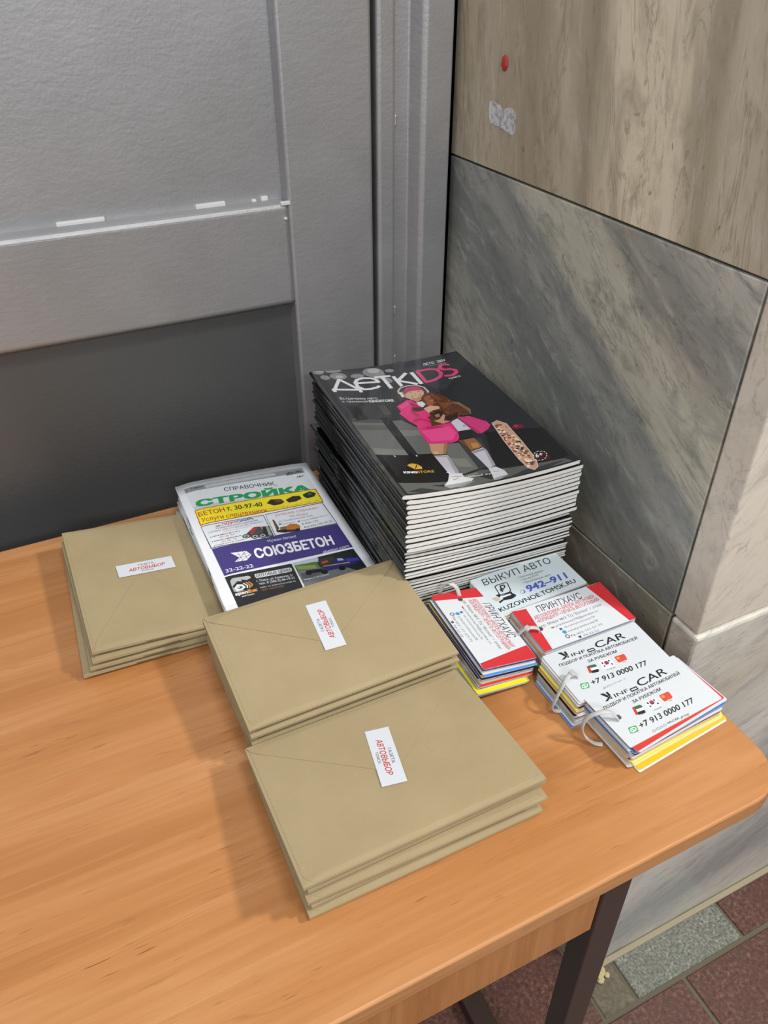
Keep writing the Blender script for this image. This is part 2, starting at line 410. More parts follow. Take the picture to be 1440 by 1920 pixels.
  ('S','5a3420',0.8,[(149.61,157.33),(149.43,153.22)]),
  ('S','6e4026',0.8,[(138.63,141.73),(139.15,137.94)]),
  ('S','8a5230',0.8,[(123.34,169.03),(122.79,164.87)]),
  ('S','3b2115',0.8,[(137.83,135.51),(136.94,132.3)]),
  ('S','a9683a',0.8,[(123.66,154.08),(123.79,149.36)]),
  ('S','5a3420',0.8,[(147.93,151.87),(149.97,149.28)]),
  ('S','6e4026',0.8,[(137.52,138.65),(138.69,136.28)]),
  ('S','8a5230',0.8,[(132.85,162.51),(133.56,159.57)]),
  ('S','3b2115',0.8,[(145.03,157.35),(144.9,152.9)]),
  ('S','a9683a',0.8,[(148.86,158.74),(148.9,154.61)]),
  ('S','5a3420',0.8,[(135.12,184.5),(136.82,183.79)]),
  ('S','6e4026',0.8,[(143.21,162.31),(144.93,161.0)]),
  ('S','8a5230',0.8,[(126.19,163.47),(125.79,160.05)]),
  ('S','3b2115',0.8,[(148.66,160.12),(149.51,158.08)]),
  ('S','a9683a',0.8,[(125.72,179.14),(126.37,176.1)]),
  ('S','5a3420',0.8,[(125.25,193.63),(127.24,191.22)]),
  ('S','6e4026',0.8,[(125.83,170.73),(126.5,167.7)]),
  ('S','8a5230',0.8,[(135.57,153.86),(137.46,150.74)]),
  ('S','3b2115',0.8,[(126.74,195.48),(126.97,191.69)]),
  ('S','a9683a',0.8,[(125.92,198.85),(126.37,195.9)]),
  ('S','5a3420',0.8,[(117.84,191.41),(117.96,188.95)]),
  ('S','6e4026',0.8,[(135.8,181.35),(135.2,176.2)]),
  ('S','8a5230',0.8,[(128.44,194.51),(127.46,189.79)]),
  ('S','3b2115',0.8,[(124.37,201.65),(123.69,196.94)]),
  ('S','a9683a',0.8,[(121.34,179.72),(123.04,176.75)]),
  ('S','5a3420',0.8,[(122.56,155.03),(123.35,150.79)]),
  ('S','6e4026',0.8,[(121.8,182.04),(122.64,177.93)]),
  ('S','8a5230',0.8,[(111.92,182.34),(111.5,178.36)]),
  ('S','3b2115',0.8,[(111.8,186.57),(111.83,181.32)]),
  ('S','a9683a',0.8,[(124.49,151.29),(125.68,149.28)]),
  ('S','5a3420',0.8,[(133.32,149.8),(133.03,144.71)]),
  ('S','6e4026',0.8,[(133.19,151.14),(132.44,146.47)]),
  ('S','8a5230',0.8,[(118.91,169.64),(120.78,167.28)]),
  ('S','3b2115',0.8,[(132.38,170.18),(134.76,167.96)]),
  ('S','a9683a',0.8,[(112.6,182.95),(112.61,179.11)]),
  ('S','5a3420',0.8,[(137.61,165.97),(137.03,162.72)]),
  ('S','6e4026',0.8,[(132.43,165.21),(132.42,161.45)]),
  ('S','8a5230',0.8,[(137.44,133.45),(136.88,130.82)]),
  ('S','3b2115',0.8,[(119.65,188.77),(119.46,185.07)]),
  ('S','a9683a',0.8,[(138.28,178.86),(138.39,174.5)]),
  ('S','5a3420',0.8,[(131.89,185.68),(133.07,182.19)]),
  ('S','6e4026',0.8,[(126.41,152.45),(126.68,149.88)]),
  ('S','8a5230',0.8,[(138.95,177.05),(138.71,173.88)]),
  ('S','3b2115',0.8,[(141.69,147.0),(142.31,144.94)]),
  ('S','a9683a',0.8,[(132.38,139.37),(132.27,135.14)]),
  ('S','5a3420',0.8,[(131.98,149.85),(131.85,147.06)]),
  ('S','6e4026',0.8,[(128.4,147.19),(130.08,146.52)]),
  ('S','8a5230',0.8,[(144.12,167.77),(146.0,164.93)]),
  ('S','3b2115',0.8,[(119.86,163.83),(121.18,161.8)]),
  ('S','a9683a',0.8,[(113.32,180.95),(112.61,177.52)]),
  ('S','5a3420',0.8,[(121.4,173.85),(122.76,173.11)]),
  ('S','6e4026',0.8,[(126.09,181.84),(126.61,178.22)]),
  ('S','8a5230',0.8,[(125.62,180.43),(126.85,178.81)]),
  ('S','3b2115',0.8,[(143.07,163.96),(143.65,161.84)]),
  ('S','a9683a',0.8,[(133.69,141.03),(136.02,139.48)]),
  ('S','5a3420',0.8,[(143.54,148.56),(142.93,143.19)]),
  ('S','6e4026',0.8,[(118.06,204.05),(119.84,203.32)]),
  ('S','8a5230',0.8,[(121.59,210.92),(121.69,207.56)]),
  ('S','3b2115',0.8,[(142.07,154.44),(141.35,151.32)]),
  ('S','a9683a',0.8,[(134.06,172.07),(133.58,168.35)]),
  ('S','5a3420',0.8,[(118.89,191.47),(120.83,188.94)]),
  ('S','6e4026',0.8,[(143.84,170.22),(146.99,169.23)]),
  ('S','8a5230',0.8,[(127.32,184.86),(128.55,183.08)]),
  ('S','3b2115',0.8,[(141.13,160.35),(140.88,155.86)]),
  ('S','a9683a',0.8,[(128.35,160.25),(130.12,158.64)]),
  ('S','5a3420',0.8,[(136.47,183.45),(138.76,180.84)]),
  ('S','6e4026',0.8,[(127.19,145.62),(128.56,142.54)]),
  ('P','d9ae90',[(101.32,168.82),(111.76,173.2),(121.04,168.02),(120.06,162.34),(109.53,161.04),(102.22,156.53)]),
  ('P','c99a7c',[(99.68,137.02),(108.13,138.74),(117.23,148.06),(118.22,144.86),(111.44,133.79),(118.23,130.15),(107.35,127.72)]),
  ('P','c99c78',[(71.89,90.41),(92.48,85.46),(79.85,63.44),(66.3,67.19),(66.95,74.17)]),
  ('P','a87650',[(88.11,85.86),(92.48,85.46),(79.85,63.44),(76.63,64.46)]),
  ('P','dcb08c',[(68.34,73.73),(73.74,73.92),(73.75,67.27),(68.37,67.09)]),
  ('P','96683e',[(106.22,87.08),(125.88,86.49),(126.46,68.79),(123.6,63.46),(110.87,62.11),(108.71,70.52)]),
  ('P','6b4526',[(106.22,87.08),(112.8,87.0),(109.87,64.35),(108.71,70.52)]),
  ('P','c08a4a',[(116.86,77.74),(124.43,75.35),(122.79,66.05),(114.4,66.77)]),
  ('P','cfcad6',[(66.03,65.49),(80.57,62.73),(81.21,55.98),(77.75,27.68),(73.93,21.91),(65.21,26.25)]),
  ('P','a8a3b2',[(79.02,62.29),(81.21,55.98),(77.75,27.68),(73.93,21.91),(72.3,25.05)]),
  ('S','2a2628',1.4,[(66.57,67.2),(81.14,64.44)]),
  ('S','777079',1,[(66.21,63.1),(79.37,60.3)]),
  ('P','cfcad6',[(109.29,61.17),(125.39,64.49),(126.69,58.03),(120.83,27.69),(110.48,23.36),(110.17,37.48)]),
  ('P','aaa4b2',[(124.86,62.24),(126.69,58.03),(120.83,27.69),(116.2,25.33)]),
  ('S','2a2628',1.4,[(110.17,62.33),(125.37,65.23)]),
  ('S','6a646c',1,[(109.81,59.58),(125.2,62.37)]),
  ('S','2a2628',1,[(110.11,57.57),(125.03,60.01)]),
  ('P','d8dadc',[(65.45,27.26),(78.79,25.15),(78.27,16.61),(86.66,11.75),(81.04,7.16),(63.41,2.37),(54.11,1.26),(50.15,5.85),(50.77,8.14),(58.18,14.56)]),
  ('P','9a9da2',[(50.77,8.14),(66.13,7.76),(82.0,8.98),(81.04,7.16),(63.41,2.37),(54.11,1.26),(50.15,5.85)]),
  ('S','8a8d92',1,[(65.1,20.87),(75.92,19.53)]),
  ('S','6d7075',0.8,[(63.98,14.8),(70.75,16.89)]),
  ('S','f4f4f4',1.2,[(64.32,30.68),(67.52,28.34)]),
  ('P','d8dadc',[(110.46,23.81),(119.34,25.0),(124.52,14.84),(124.29,6.11),(111.51,1.58),(105.4,2.27),(108.79,15.48)]),
  ('P','9a9da2',[(107.57,5.0),(124.82,7.03),(124.08,5.74),(111.3,1.21),(105.2,1.9)]),
  ('S','6d7075',0.8,[(112.05,16.64),(120.4,15.05)]),
  ('S','6d7075',0.8,[(120.05,27.48),(119.05,23.29)]),
  ('P','c9a08c',[(160.29,108.02),(168.69,110.92),(174.8,100.48),(171.51,58.78),(167.18,22.15),(161.23,7.88),(154.44,3.81),(150.02,9.81),(149.79,28.58),(153.73,66.73)]),
  ('E','b3402c',(157.55,15.6),2.26448966795435,2.2866687886138566),
  ('E','efe3d2',(155.58,37.01),2.2691567912091144,1.0112144593682617),
  ('E','2e2622',(162.97,78.73),2.0131977983318783,1.3558331342804555),
  ('E','d9a23c',(163.62,26.37),1.2129949138261082,2.0752010990791465),
  ('E','8e5148',(165.28,102.2),1.0574080753109494,2.7219753418856247),
  ('E','e9c8b4',(169.04,64.88),2.022197781715579,2.5593207374470572),
  ('E','6b5750',(159.25,84.4),1.7809655377911002,1.302349930693127),
  ('E','f3efe8',(157.99,34.96),1.6862814704432965,2.687628851111696),
  ('E','b3402c',(155.21,51.84),1.2056904293402393,1.981364773065783),
  ('E','efe3d2',(163.34,54.86),1.5219440766673547,2.169649196234816),
  ('E','2e2622',(164.35,66.43),1.997626457217161,1.3221530380740356),
  ('E','d9a23c',(162.7,67.65),1.8926672038912495,1.4566233675904896),
  ('E','8e5148',(162.84,52.04),2.16415151587299,1.6531364591796276),
  ('E','e9c8b4',(155.6,42.09),1.6471323490024976,1.3284017282281724),
  ('E','6b5750',(156.82,19.27),2.0792445327278504,1.7501973484210527),
  ('E','f3efe8',(156.64,20.32),1.4305268540184595,2.0298497864909475),
  ('E','b3402c',(162.48,27.39),1.7743945521888347,1.1523908998367385),
  ('E','efe3d2',(156.69,45.95),1.9523714831669583,2.61037232617013),
  ('E','2e2622',(162.91,55.53),1.0845881560976496,1.9721345133570516),
  ('E','d9a23c',(166.54,91.54),1.4727454511582891,2.3819644617953424),
  ('E','8e5148',(161.84,97.01),1.889230179660716,1.9263766547505816),
  ('E','e9c8b4',(166.01,51.85),1.6340589308945765,2.458259959827061),
  ('E','6b5750',(167.98,57.96),1.867006103001514,1.2677083109813025),
  ('E','f3efe8',(168.33,70.93),1.4553707741121704,1.3402463670210787),
  ('E','b3402c',(160.05,58.04),1.8046089046373217,1.7861793254911238),
  ('E','efe3d2',(162.57,77.84),1.5447442449179905,2.624359340577054),
  ('E','2e2622',(158.13,14.81),1.1081393593421196,2.319397691672791),
  ('E','d9a23c',(164.42,42.08),1.4516867377243723,1.1059841694846215),
  ('E','8e5148',(154.77,43.95),1.9873883879123309,2.429961971637956),
  ('E','e9c8b4',(169.19,67.37),1.2259137318818587,2.6966545295085647),
  ('E','6b5750',(165.87,61.01),1.9786662541245368,2.766177854436269),
  ('E','f3efe8',(152.73,13.3),1.020762660791029,1.9779225670423615),
  ('E','b3402c',(167.78,100.95),1.6953733821637884,2.199805112980468),
  ('E','efe3d2',(158.51,60.14),2.234569621932197,2.3108849923478445),
  ('E','2e2622',(162.49,101.24),1.8211999186624734,1.5184662885958748),
  ('E','d9a23c',(166.69,66.44),1.460389199633175,2.6664554751026666),
  ('E','8e5148',(160.07,36.86),1.235254286832633,1.737264501401769),
  ('E','e9c8b4',(165.46,35.39),1.0957480863568145,1.2425546926031992),
  ('E','6b5750',(163.69,36.62),1.1154047146072634,2.4929523094978103),
  ('E','f3efe8',(161.15,31.74),1.4419043414268016,1.8001731961617407),
  ('E','b3402c',(167.93,70.61),1.4268187779451806,1.5806349572558602),
  ('E','efe3d2',(161.65,19.72),2.2592763629903363,2.4535881157862813),
  ('E','2e2622',(160.95,93.05),1.7242066978447652,2.5411307876700717),
  ('E','d9a23c',(159.37,23.02),2.24254597217909,1.273394082218855),
  ('E','8e5148',(161.93,81.13),1.3338463971460244,1.5619690581040935),
  ('E','e9c8b4',(163.77,91.35),1.038706195752561,1.968006999115984),
  ('E','6b5750',(156.74,17.01),1.8113992176294216,2.1012622274831125),
  ('E','f3efe8',(159.79,19.17),2.072267206667832,1.604528937824422),
  ('E','b3402c',(154.28,19.2),1.530376949562136,2.3274135521464174),
  ('E','efe3d2',(168.85,73.93),2.1188526207766456,1.297212616719797),
  ('E','2e2622',(157.99,78.65),2.1163371030360705,1.6106048348034139),
  ('E','d9a23c',(158.99,64.56),1.1601962553482355,1.8224906351717176),
  ('E','8e5148',(164.94,81.21),1.2635945620612965,1.9204971078443478),
  ('E','e9c8b4',(156.0,16.53),2.240484816132484,1.1029706492601643),
  ('E','6b5750',(162.51,52.42),2.2502793130696177,2.6653332362111612),
  ('E','f3efe8',(165.37,56.85),2.26867686608977,2.3257004751338837),
  ('E','b3402c',(161.52,18.15),1.6262973098199103,2.187809615584393),
  ('E','efe3d2',(163.81,85.73),2.1259614454925115,2.0390177264543867),
  ('E','2e2622',(158.23,74.36),1.3014117623638612,1.224986616616103),
  ('E','d9a23c',(162.48,80.26),1.0557680901486457,2.5096792543704507),
  ('E','8e5148',(163.42,65.44),1.8269742191933864,1.2391156116389612),
  ('E','e9c8b4',(161.76,93.79),2.2820921403290684,1.188127435569885),
  ('E','6b5750',(168.01,65.65),1.759558348521424,1.0315606084692202),
  ('E','f3efe8',(156.53,21.57),1.2180492700800956,1.6069236951810812),
  ('E','b3402c',(153.6,44.99),1.8363010777088533,2.0981915205733395),
  ('E','efe3d2',(163.12,80.98),1.2515694525039192,1.0383937111027977),
  ('E','2e2622',(159.81,48.33),2.0946736424546257,1.358300177134757),
  ('E','d9a23c',(164.62,62.69),1.0888350190221814,1.6396059319896308),
  ('E','8e5148',(156.06,38.18),1.4731705192058566,2.0392546578237627),
  ('E','e9c8b4',(168.14,66.87),2.1178456614778716,2.5011584068324577),
  ('E','6b5750',(157.4,61.01),1.830522034086674,1.7706789665959606),
  ('E','f3efe8',(163.73,56.63),2.2219239948959304,2.454849507941093),
  ('E','b3402c',(170.14,93.63),1.8801875325214796,1.5749653513050506),
  ('E','efe3d2',(158.92,35.61),1.7293423329600857,2.0292844485580925),
  ('E','2e2622',(163.2,88.06),1.5664551636171997,1.1039051785041685),
  ('E','d9a23c',(156.95,35.37),1.6199087255804936,2.706504049578986),
  ('E','8e5148',(155.41,22.84),1.5203532136246927,2.0282215669933),
  ('E','e9c8b4',(168.81,93.41),1.4208775481071363,1.2081315769604108),
  ('E','6b5750',(159.68,37.82),1.035230521248572,2.013010503644953),
  ('E','f3efe8',(152.8,30.39),1.8548639069161657,1.4502554400471759),
  ('E','b3402c',(155.5,59.45),1.691897079789526,2.6898920355801237),
  ('E','efe3d2',(157.02,71.59),2.1026942255342105,2.7056684174845076),
  ('E','2e2622',(167.89,59.59),2.181232536339464,2.322134523992937),
  ('E','d9a23c',(154.26,25.41),2.099200830540721,1.7481561834837938),
  ('E','8e5148',(164.44,76.3),2.114741205270632,1.7797035768559013),
  ('E','e9c8b4',(163.3,94.92),1.3709042115126233,2.2546925881870523),
  ('E','6b5750',(157.69,16.62),1.3296962834970292,2.2656337840930694),
  ('E','f3efe8',(159.52,86.84),1.8437100542828453,1.676354176936151),
  ('E','b3402c',(155.36,58.04),1.6235941654369748,2.0910595834687378),
  ('E','efe3d2',(152.56,12.49),1.6717707930459969,1.876180804356224),
  ('E','2e2622',(165.51,47.06),1.647442781846478,2.030646101363933),
  ('E','d9a23c',(166.03,57.84),2.1790156482619243,1.5807898246147638),
  ('E','8e5148',(161.44,37.06),1.4852741817955402,2.4462927988469128),
  ('E','e9c8b4',(159.47,38.76),1.74349926337635,2.708090976188727),
  ('E','6b5750',(162.09,44.43),1.4948318591259224,2.4074280795181275),
  ('E','f3efe8',(155.8,22.63),1.4243353024792578,2.211753650536998),
  ('E','b3402c',(157.51,73.22),1.3745287931079926,2.2547414033880413),
  ('E','efe3d2',(162.66,56.48),1.8141087947160015,1.9631876902840328),
  ('E','2e2622',(160.15,17.04),2.252396819008955,2.248020083291165),
  ('E','d9a23c',(161.76,30.73),2.223426768121324,1.612814724569666),
  ('E','8e5148',(155.98,69.42),1.0881506074584153,2.7310142549582634),
  ('E','e9c8b4',(155.85,56.14),1.1402494934038498,1.9316802221000744),
  ('E','6b5750',(164.89,44.57),1.7428789197641632,1.6010245957381342),
  ('E','f3efe8',(155.17,36.59),1.4326290842633886,1.2176762692906054),
  ('E','b3402c',(160.29,40.29),1.5713164407619007,1.4144791279280804),
  ('E','efe3d2',(156.99,25.44),2.1859896401486933,1.489228151664771),
  ('E','2e2622',(163.64,45.29),1.220055634035811,1.3277350138901323),
  ('E','d9a23c',(153.56,30.65),1.621855686307149,1.1490823415989484),
  ('E','8e5148',(160.35,16.92),1.3020865929293142,2.518153495428658),
  ('E','e9c8b4',(153.87,32.19),1.3469729858467776,2.155320853009237),
  ('E','6b5750',(157.3,36.89),1.1676789159804426,1.8907654927052766),
  ('E','f3efe8',(159.23,32.89),1.2527185764265778,1.5478147542931286),
  ('E','b3402c',(158.49,33.15),1.9948164154897987,1.316824272063639),
  ('E','efe3d2',(163.96,41.37),2.1537010429933696,1.5369885926023383),
  ('E','2e2622',(158.5,20.41),1.3824171745294995,1.0557224332470938),
  ('E','d9a23c',(166.4,44.04),1.7468500159308364,1.5405062782431211),
  ('E','8e5148',(162.98,71.83),2.279155430491733,1.7749837211671418),
  ('E','e9c8b4',(162.47,66.52),1.2882304235032116,1.5233415763088414),
  ('E','6b5750',(163.42,30.67),1.481291367677784,1.8677761246866988),
  ('E','f3efe8',(159.97,21.67),1.5950869638572096,2.7246138229969983),
  ('E','b3402c',(157.42,22.18),1.25144466664314,2.504902417013443),
  ('E','efe3d2',(159.59,22.01),2.0470050740860684,1.0342339849014184),
  ('E','2e2622',(164.88,47.19),1.3716138082672154,1.2796689575679598),
  ('E','d9a23c',(160.9,23.09),1.4656834603385243,2.0398069708255706),
  ('E','8e5148',(161.84,80.52),1.8925790697225353,2.3701339990423222),
  ('E','e9c8b4',(159.67,23.51),2.039254203082897,1.3412023808626135),
  ('E','6b5750',(166.03,39.29),2.1814117373636512,2.4117174746624297),
  ('E','f3efe8',(157.27,21.51),1.4130477444218268,2.149956061785975),
  ('E','b3402c',(153.7,45.76),1.3508775122152752,2.0520112320216013),
  ('E','efe3d2',(161.03,95.14),1.489288307775865,1.218112852551025),
  ('S','e3cbbb',0.9,[(160.29,108.02),(168.69,110.92),(174.8,100.48),(171.51,58.78),(167.18,22.15),(161.23,7.88),(154.44,3.81),(150.02,9.81),(149.79,28.58),(153.73,66.73),(160.29,108.02)]),
  ('E','6e1b2b',(184.05,89.16),7,5),
  ('E','a3324a',(182.48,91.13),3,3),
  ('E','3a161c',(174.96,21.39),9,9),
  ('S','eceef0',0.9,[(181.31,22.85),(179.51,20.59)]),
  ('S','eceef0',0.9,[(177.86,19.17),(175.37,17.74)]),
  ('S','eceef0',0.9,[(173.45,17.1),(170.95,16.88)]),
  ('S','eceef0',0.9,[(169.26,17.18),(167.38,18.2)]),
  ('S','eceef0',0.9,[(166.37,19.37),(165.62,21.38)]),
  ('S','eceef0',0.9,[(165.55,23.1),(166.13,25.57)]),
  ('S','eceef0',0.9,[(167.04,27.41),(168.8,29.69)]),
  ('S','eceef0',0.9,[(170.45,31.14),(172.95,32.61)]),
  ('S','eceef0',0.9,[(174.9,33.28),(177.45,33.53)]),
  ('S','eceef0',0.9,[(179.17,33.22),(181.07,32.18)]),
  ('S','eceef0',0.9,[(182.09,30.98),(182.83,28.93)]),
  ('S','eceef0',0.9,[(182.87,27.17),(182.25,24.68)]),
  ('T', 'eceef0', '6+', (168.27, 23.1), (177.19, 23.73), (170.79, 30.59), 0.02),
  ('T', 'eceef0', 'Семейный журнал', (72.72, 14.75), (119.47, 12.93), (73.35, 17.99), 0.01),
 ],
 'dir': [
  ('P','c9cfd6',[(9.18,259.06),(169.63,255.11),(167.23,167.75),(11.45,199.58)]),
  ('P','dfe5ea',[(9.11,246.73),(169.08,243.32),(168.76,199.74),(10.1,212.37)]),
  ('P','8d9399',[(9.17,256.99),(169.58,254.97),(167.84,242.82),(8.93,245.93)]),
  ('P','b9bfc4',[(35.97,254.68),(129.88,253.44),(130.03,246.49),(35.55,246.81)]),
  ('P','6f757b',[(143.17,244.85),(168.42,245.78),(167.84,242.82),(142.76,241.25)]),
  ('T', '2b2e33', 'г. Томск', (10.82, 249.62), (33.15, 250.64), (10.97, 254.26), 0.02),
  ('T', '2b2e33', '№4 (48)', (144.52, 244.05), (164.97, 245.77), (144.7, 248.38), 0.04),
  ('T', '2b2e33', '16+', (155.26, 231.74), (164.62, 233.0), (155.67, 236.56), 0.04),
  ('T', '2e3033', 'СПРАВОЧНИК', (56.21, 231.37), (121.69, 224.45), (56.63, 239.74), 0.015),
  ('T', '22a05a', 'СТРОЙКА', (16.1, 209.91), (159.94, 198.65), (17.67, 223.28), 0.075),
  ('P','b5331f',[(10.79,204.16),(169.19,200.03),(168.23,168.52),(10.07,170.5)]),
  ('P','f6e631',[(11.49,202.82),(167.9,198.72),(167.28,169.71),(11.12,171.93)]),
  ('T', 'b4401f', 'БЕТОН', (13.0, 188.55), (45.36, 187.78), (13.22, 197.85), 0.02),
  ('T', '3b3a1e', 'т. 30-97-40', (47.76, 187.99), (92.2, 183.32), (48.85, 197.44), 0.03),
  ('T', 'b4401f', 'Услуги спецтехники', (13.46, 176.27), (93.86, 169.58), (14.09, 184.71), 0.015),
  ('P','3a2c22',[(98.56,187.68),(106.0,194.27),(118.74,191.05),(120.99,183.16),(114.96,179.76),(105.93,179.99)]),
  ('P','6b4630',[(109.85,192.01),(118.57,190.55),(118.68,184.01),(110.77,185.48)]),
  ('P','2e2c22',[(123.54,187.04),(134.66,192.42),(143.66,190.58),(144.15,183.24),(134.79,179.55),(125.75,180.03)]),
  ('P','24302c',[(148.63,192.24),(159.6,196.43),(165.95,189.73),(161.14,182.79),(151.01,181.6),(147.76,187.65)]),
  ('P','3f6a66',[(155.11,192.79),(160.04,193.34),(159.52,187.71),(154.9,187.94)]),
  ('G','8f8420',(96.65,174.55),(118.96,173.58),1.2,12),
  ('G','8f8420',(120.82,172.35),(142.74,171.61),1.2,12),
  ('G','8f8420',(145.14,171.86),(164.8,172.6),1.2,10),
  ('P','474c57',[(10.0,168.47),(87.65,164.97),(86.81,117.4),(10.94,121.09)]),
  ('P','e6ebf2',[(10.52,167.13),(86.8,163.68),(86.18,118.74),(12.11,122.45)]),
  ('P','474c57',[(89.79,165.4),(166.47,167.61),(167.81,117.95),(87.82,118.52)]),
  ('P','e6ebf2',[(90.04,164.1),(165.35,165.9),(166.9,119.07),(88.83,119.64)]),
  ('T', 'b12a35', 'ГИДРО', (35, 160), (52.5, 160), (35, 164.2), 0.04),
  ('T', '2c2f66', 'СИБИРЬ', (53.3, 160), (74, 160), (53.3, 164.2), 0.04),
  ('P','c0343c',[(26,162),(32,162.6),(33,161.2),(27,160.6)]),
  ('P','2c2f66',[(26,160),(33.5,160.4),(33.5,159.6),(26,159.4)]),
  ('T', '33375f', 'РУКАВА ВЫСОКОГО ДАВЛЕНИЯ', (26, 155.2), (78, 155.2), (26, 157.89999999999998), 0.02),
  ('T', '6b707a', '·СЕРВИС·ИЗГОТОВЛЕНИЕ·РЕМОНТ', (14.5, 150.4), (83, 150.4), (14.5, 153.3), 0.01),
  ('T', 'c98f95', 'ТОКАРНЫЕ РАБОТЫ', (31, 146.2), (67, 146.2), (31, 148.7), 0),
  ('G','2f333c',(15,141.6),(51,141.6),1.9,22),
  ('T', 'c0565f', '30-46-99', (25, 136.6), (44, 136.6), (25, 139.79999999999998), 0),
  ('G','2f333c',(15,132.2),(51,132.2),1.9,22),
  ('T', 'c0565f', '30-40-18', (25, 127.4), (44, 127.4), (25, 130.6), 0),
  ('P','4a4d50',[(52.55,130.27),(68.9,144.44),(87.59,140.71),(86.02,118.06),(67.2,122.45)]),
  ('P','b03a3a',[(62.3,139.22),(70.98,144.19),(74.38,143.47),(62.16,129.24)]),
  ('P','9da2a5',[(76.33,142.76),(85.87,140.82),(85.21,120.84),(80.09,122.7)]),
  ('P','2a2c2e',[(78.64,140.89),(82.83,140.39),(81.37,122.24),(75.55,121.88)]),
  ('E','3b3d3f',(55.87,129.55),5,4.5),
  ('E','b9bdc0',(55.87,129.55),3.4,3),
  ('E','3b3d3f',(55.87,129.55),1.8,1.6),
  ('E','3b3d3f',(65.32,125.61),5,4.5),
  ('E','b9bdc0',(65.32,125.61),3.4,3),
  ('E','3b3d3f',(65.32,125.61),1.8,1.6),
  ('E','3b3d3f',(74.17,123.87),5,4.5),
  ('E','b9bdc0',(74.17,123.87),3.4,3),
  ('E','3b3d3f',(74.17,123.87),1.8,1.6),
  ('G','3a3e48',(15,123.6),(52,123.6),1.5,24),
  ('T', 'c0696f', 'БУРЕНИЕ СКВАЖИН', (101.3, 156.67), (156.31, 155.58), (101.49, 160.87), 0.01),
  ('T', 'c0696f', 'НА ВОДУ', (116.91, 149.12), (140.27, 147.29), (117.29, 153.25), 0.01),
  ('T', '5d626c', 'ул. Профсоюзная 2/29', (99.56, 143.34), (144.37, 142.05), (99.51, 146.75), 0),
  ('T', '5d626c', 'Tomrod.ru', (102.02, 137.52), (118.92, 136.55), (102.16, 140.57), 0),
  ('T', '5d626c', 'Tomrod@yandex.ru', (127.06, 135.67), (162.38, 137.63), (127.53, 138.64), 0),
  ('E','5d626c',(100.78,139.52),1.6,1.6),
  ('S','3a3e48',2,[(123.02,137.66),(125.98,137.63)]),
  ('T', '4a4f58', '936-125', (129.95, 128.89), (147.13, 129.4), (130.15, 132.71), 0.01),
  ('T', '4a4f58', '8-952-182-8125', (130.07, 121.13), (163.27, 123.0), (130.27, 124.9), 0.01),
  ('S','4a4f58',1.2,[(127.03,132.29),(127.25,129.61),(128.64,129.37)]),
  ('S','4a4f58',1.2,[(127.41,125.17),(127.37,122.62),(129.02,122.28)]),
  ('P','6b4a2c',[(94.58,151.96),(96.72,150.39),(97.38,131.51),(92.92,126.79)]),
  ('P','3c2f24',[(92.0,128.39),(103.87,129.14),(121.8,123.88),(117.68,118.52),(101.04,120.81),(92.82,124.31)]),
  ('P','c0752c',[(106.72,133.22),(112.87,136.15),(120.07,133.53),(123.02,127.29),(119.69,122.1),(109.58,124.52),(104.4,126.4)]),
  ('P','7b7040',[(98.64,133.09),(106.72,133.22),(105.04,127.44),(97.54,127.63)]),
  ('E','201b18',(117.19,121.23),3,3),
  ('E','201b18',(102.18,124.17),3,3),
  ('P','453b80',[(11.58,119.78),(167.22,117.08),(167.42,66.7),(12.75,67.42)]),
  ('T', 'd9dbea', 'Нужен бетон?', (76.38, 109.13), (111.03, 107.14), (76.51, 114.25), 0.01),
  ('T', 'f0f1f7', 'СОЮЗБЕТОН', (55.1, 84.58), (148.81, 79.1), (56.11, 102.28), 0.05),
  ('T', 'e3e4f0', 'sbeton.com', (130.11, 66.78), (163.28, 68.21), (130.78, 72.01), 0.01),
  ('T', 'e8e9f2', '32-22-22', (15.97, 71.56), (47.25, 70.18), (16.06, 77.58), 0.02),
  ('P','f0f1f7',[(29.63,104.21),(47.48,101.92),(51.55,92.99),(43.3,84.77),(29.69,86.37),(36.82,92.24)]),
  ('S','453b80',0.5,[(37.65,103.26),(38.95,85.15)]),
  ('S','453b80',0.5,[(43.32,102.69),(45.12,86.53)]),
  ('S','453b80',0.5,[(36.82,92.24),(51.55,92.99)]),
  ('S','453b80',0.5,[(33.3,98.17),(49.72,97.12)]),
  ('S','453b80',0.5,[(32.79,86.2),(47.48,101.92)]),
  ('S','453b80',0.5,[(36.87,85.43),(50.57,95.08)]),
  ('P','24262a',[(12.44,65.24),(89.4,61.68),(88.19,-3.03),(13.12,7.74)]),
  ('P','b9bcbe',[(16.2,56.15),(19.35,59.53),(37.23,57.56),(39.4,54.48),(37.41,51.11),(35.83,38.91),(31.56,33.87),(18.23,35.04),(15.54,37.55),(15.57,47.43)]),
  ('P','24262a',[(16.16,46.11),(23.19,52.46),(28.21,50.63),(27.84,54.15),(33.83,50.83),(37.9,52.74),(36.17,35.47),(27.56,34.24),(17.67,37.86)]),
  ('P','e8eaec',[(16.94,42.51),(21.75,47.39),(27.37,45.34),(29.44,39.7),(24.76,36.36),(18.63,36.42)]),
  ('P','24262a',[(20.04,41.38),(23.55,44.07),(26.71,40.7),(22.68,38.65)]),
  ('E','e8eaec',(22.67,41.96),1.2,1.2),
  ('S','e8eaec',1.4,[(28.58,47.13),(31.77,41.51),(30.59,37.52)]),
  ('S','e39a4d',1.4,[(31.56,47.83),(34.56,41.59),(33.07,36.61)]),
  ('S','e39a4d',1.2,[(34.56,47.63),(37.36,41.68),(35.28,38.01)]),
  ('T', 'f0f1f2', 'креп', (15.69, 29.92), (28.5, 29.11), (15.93, 34.58), 0.06),
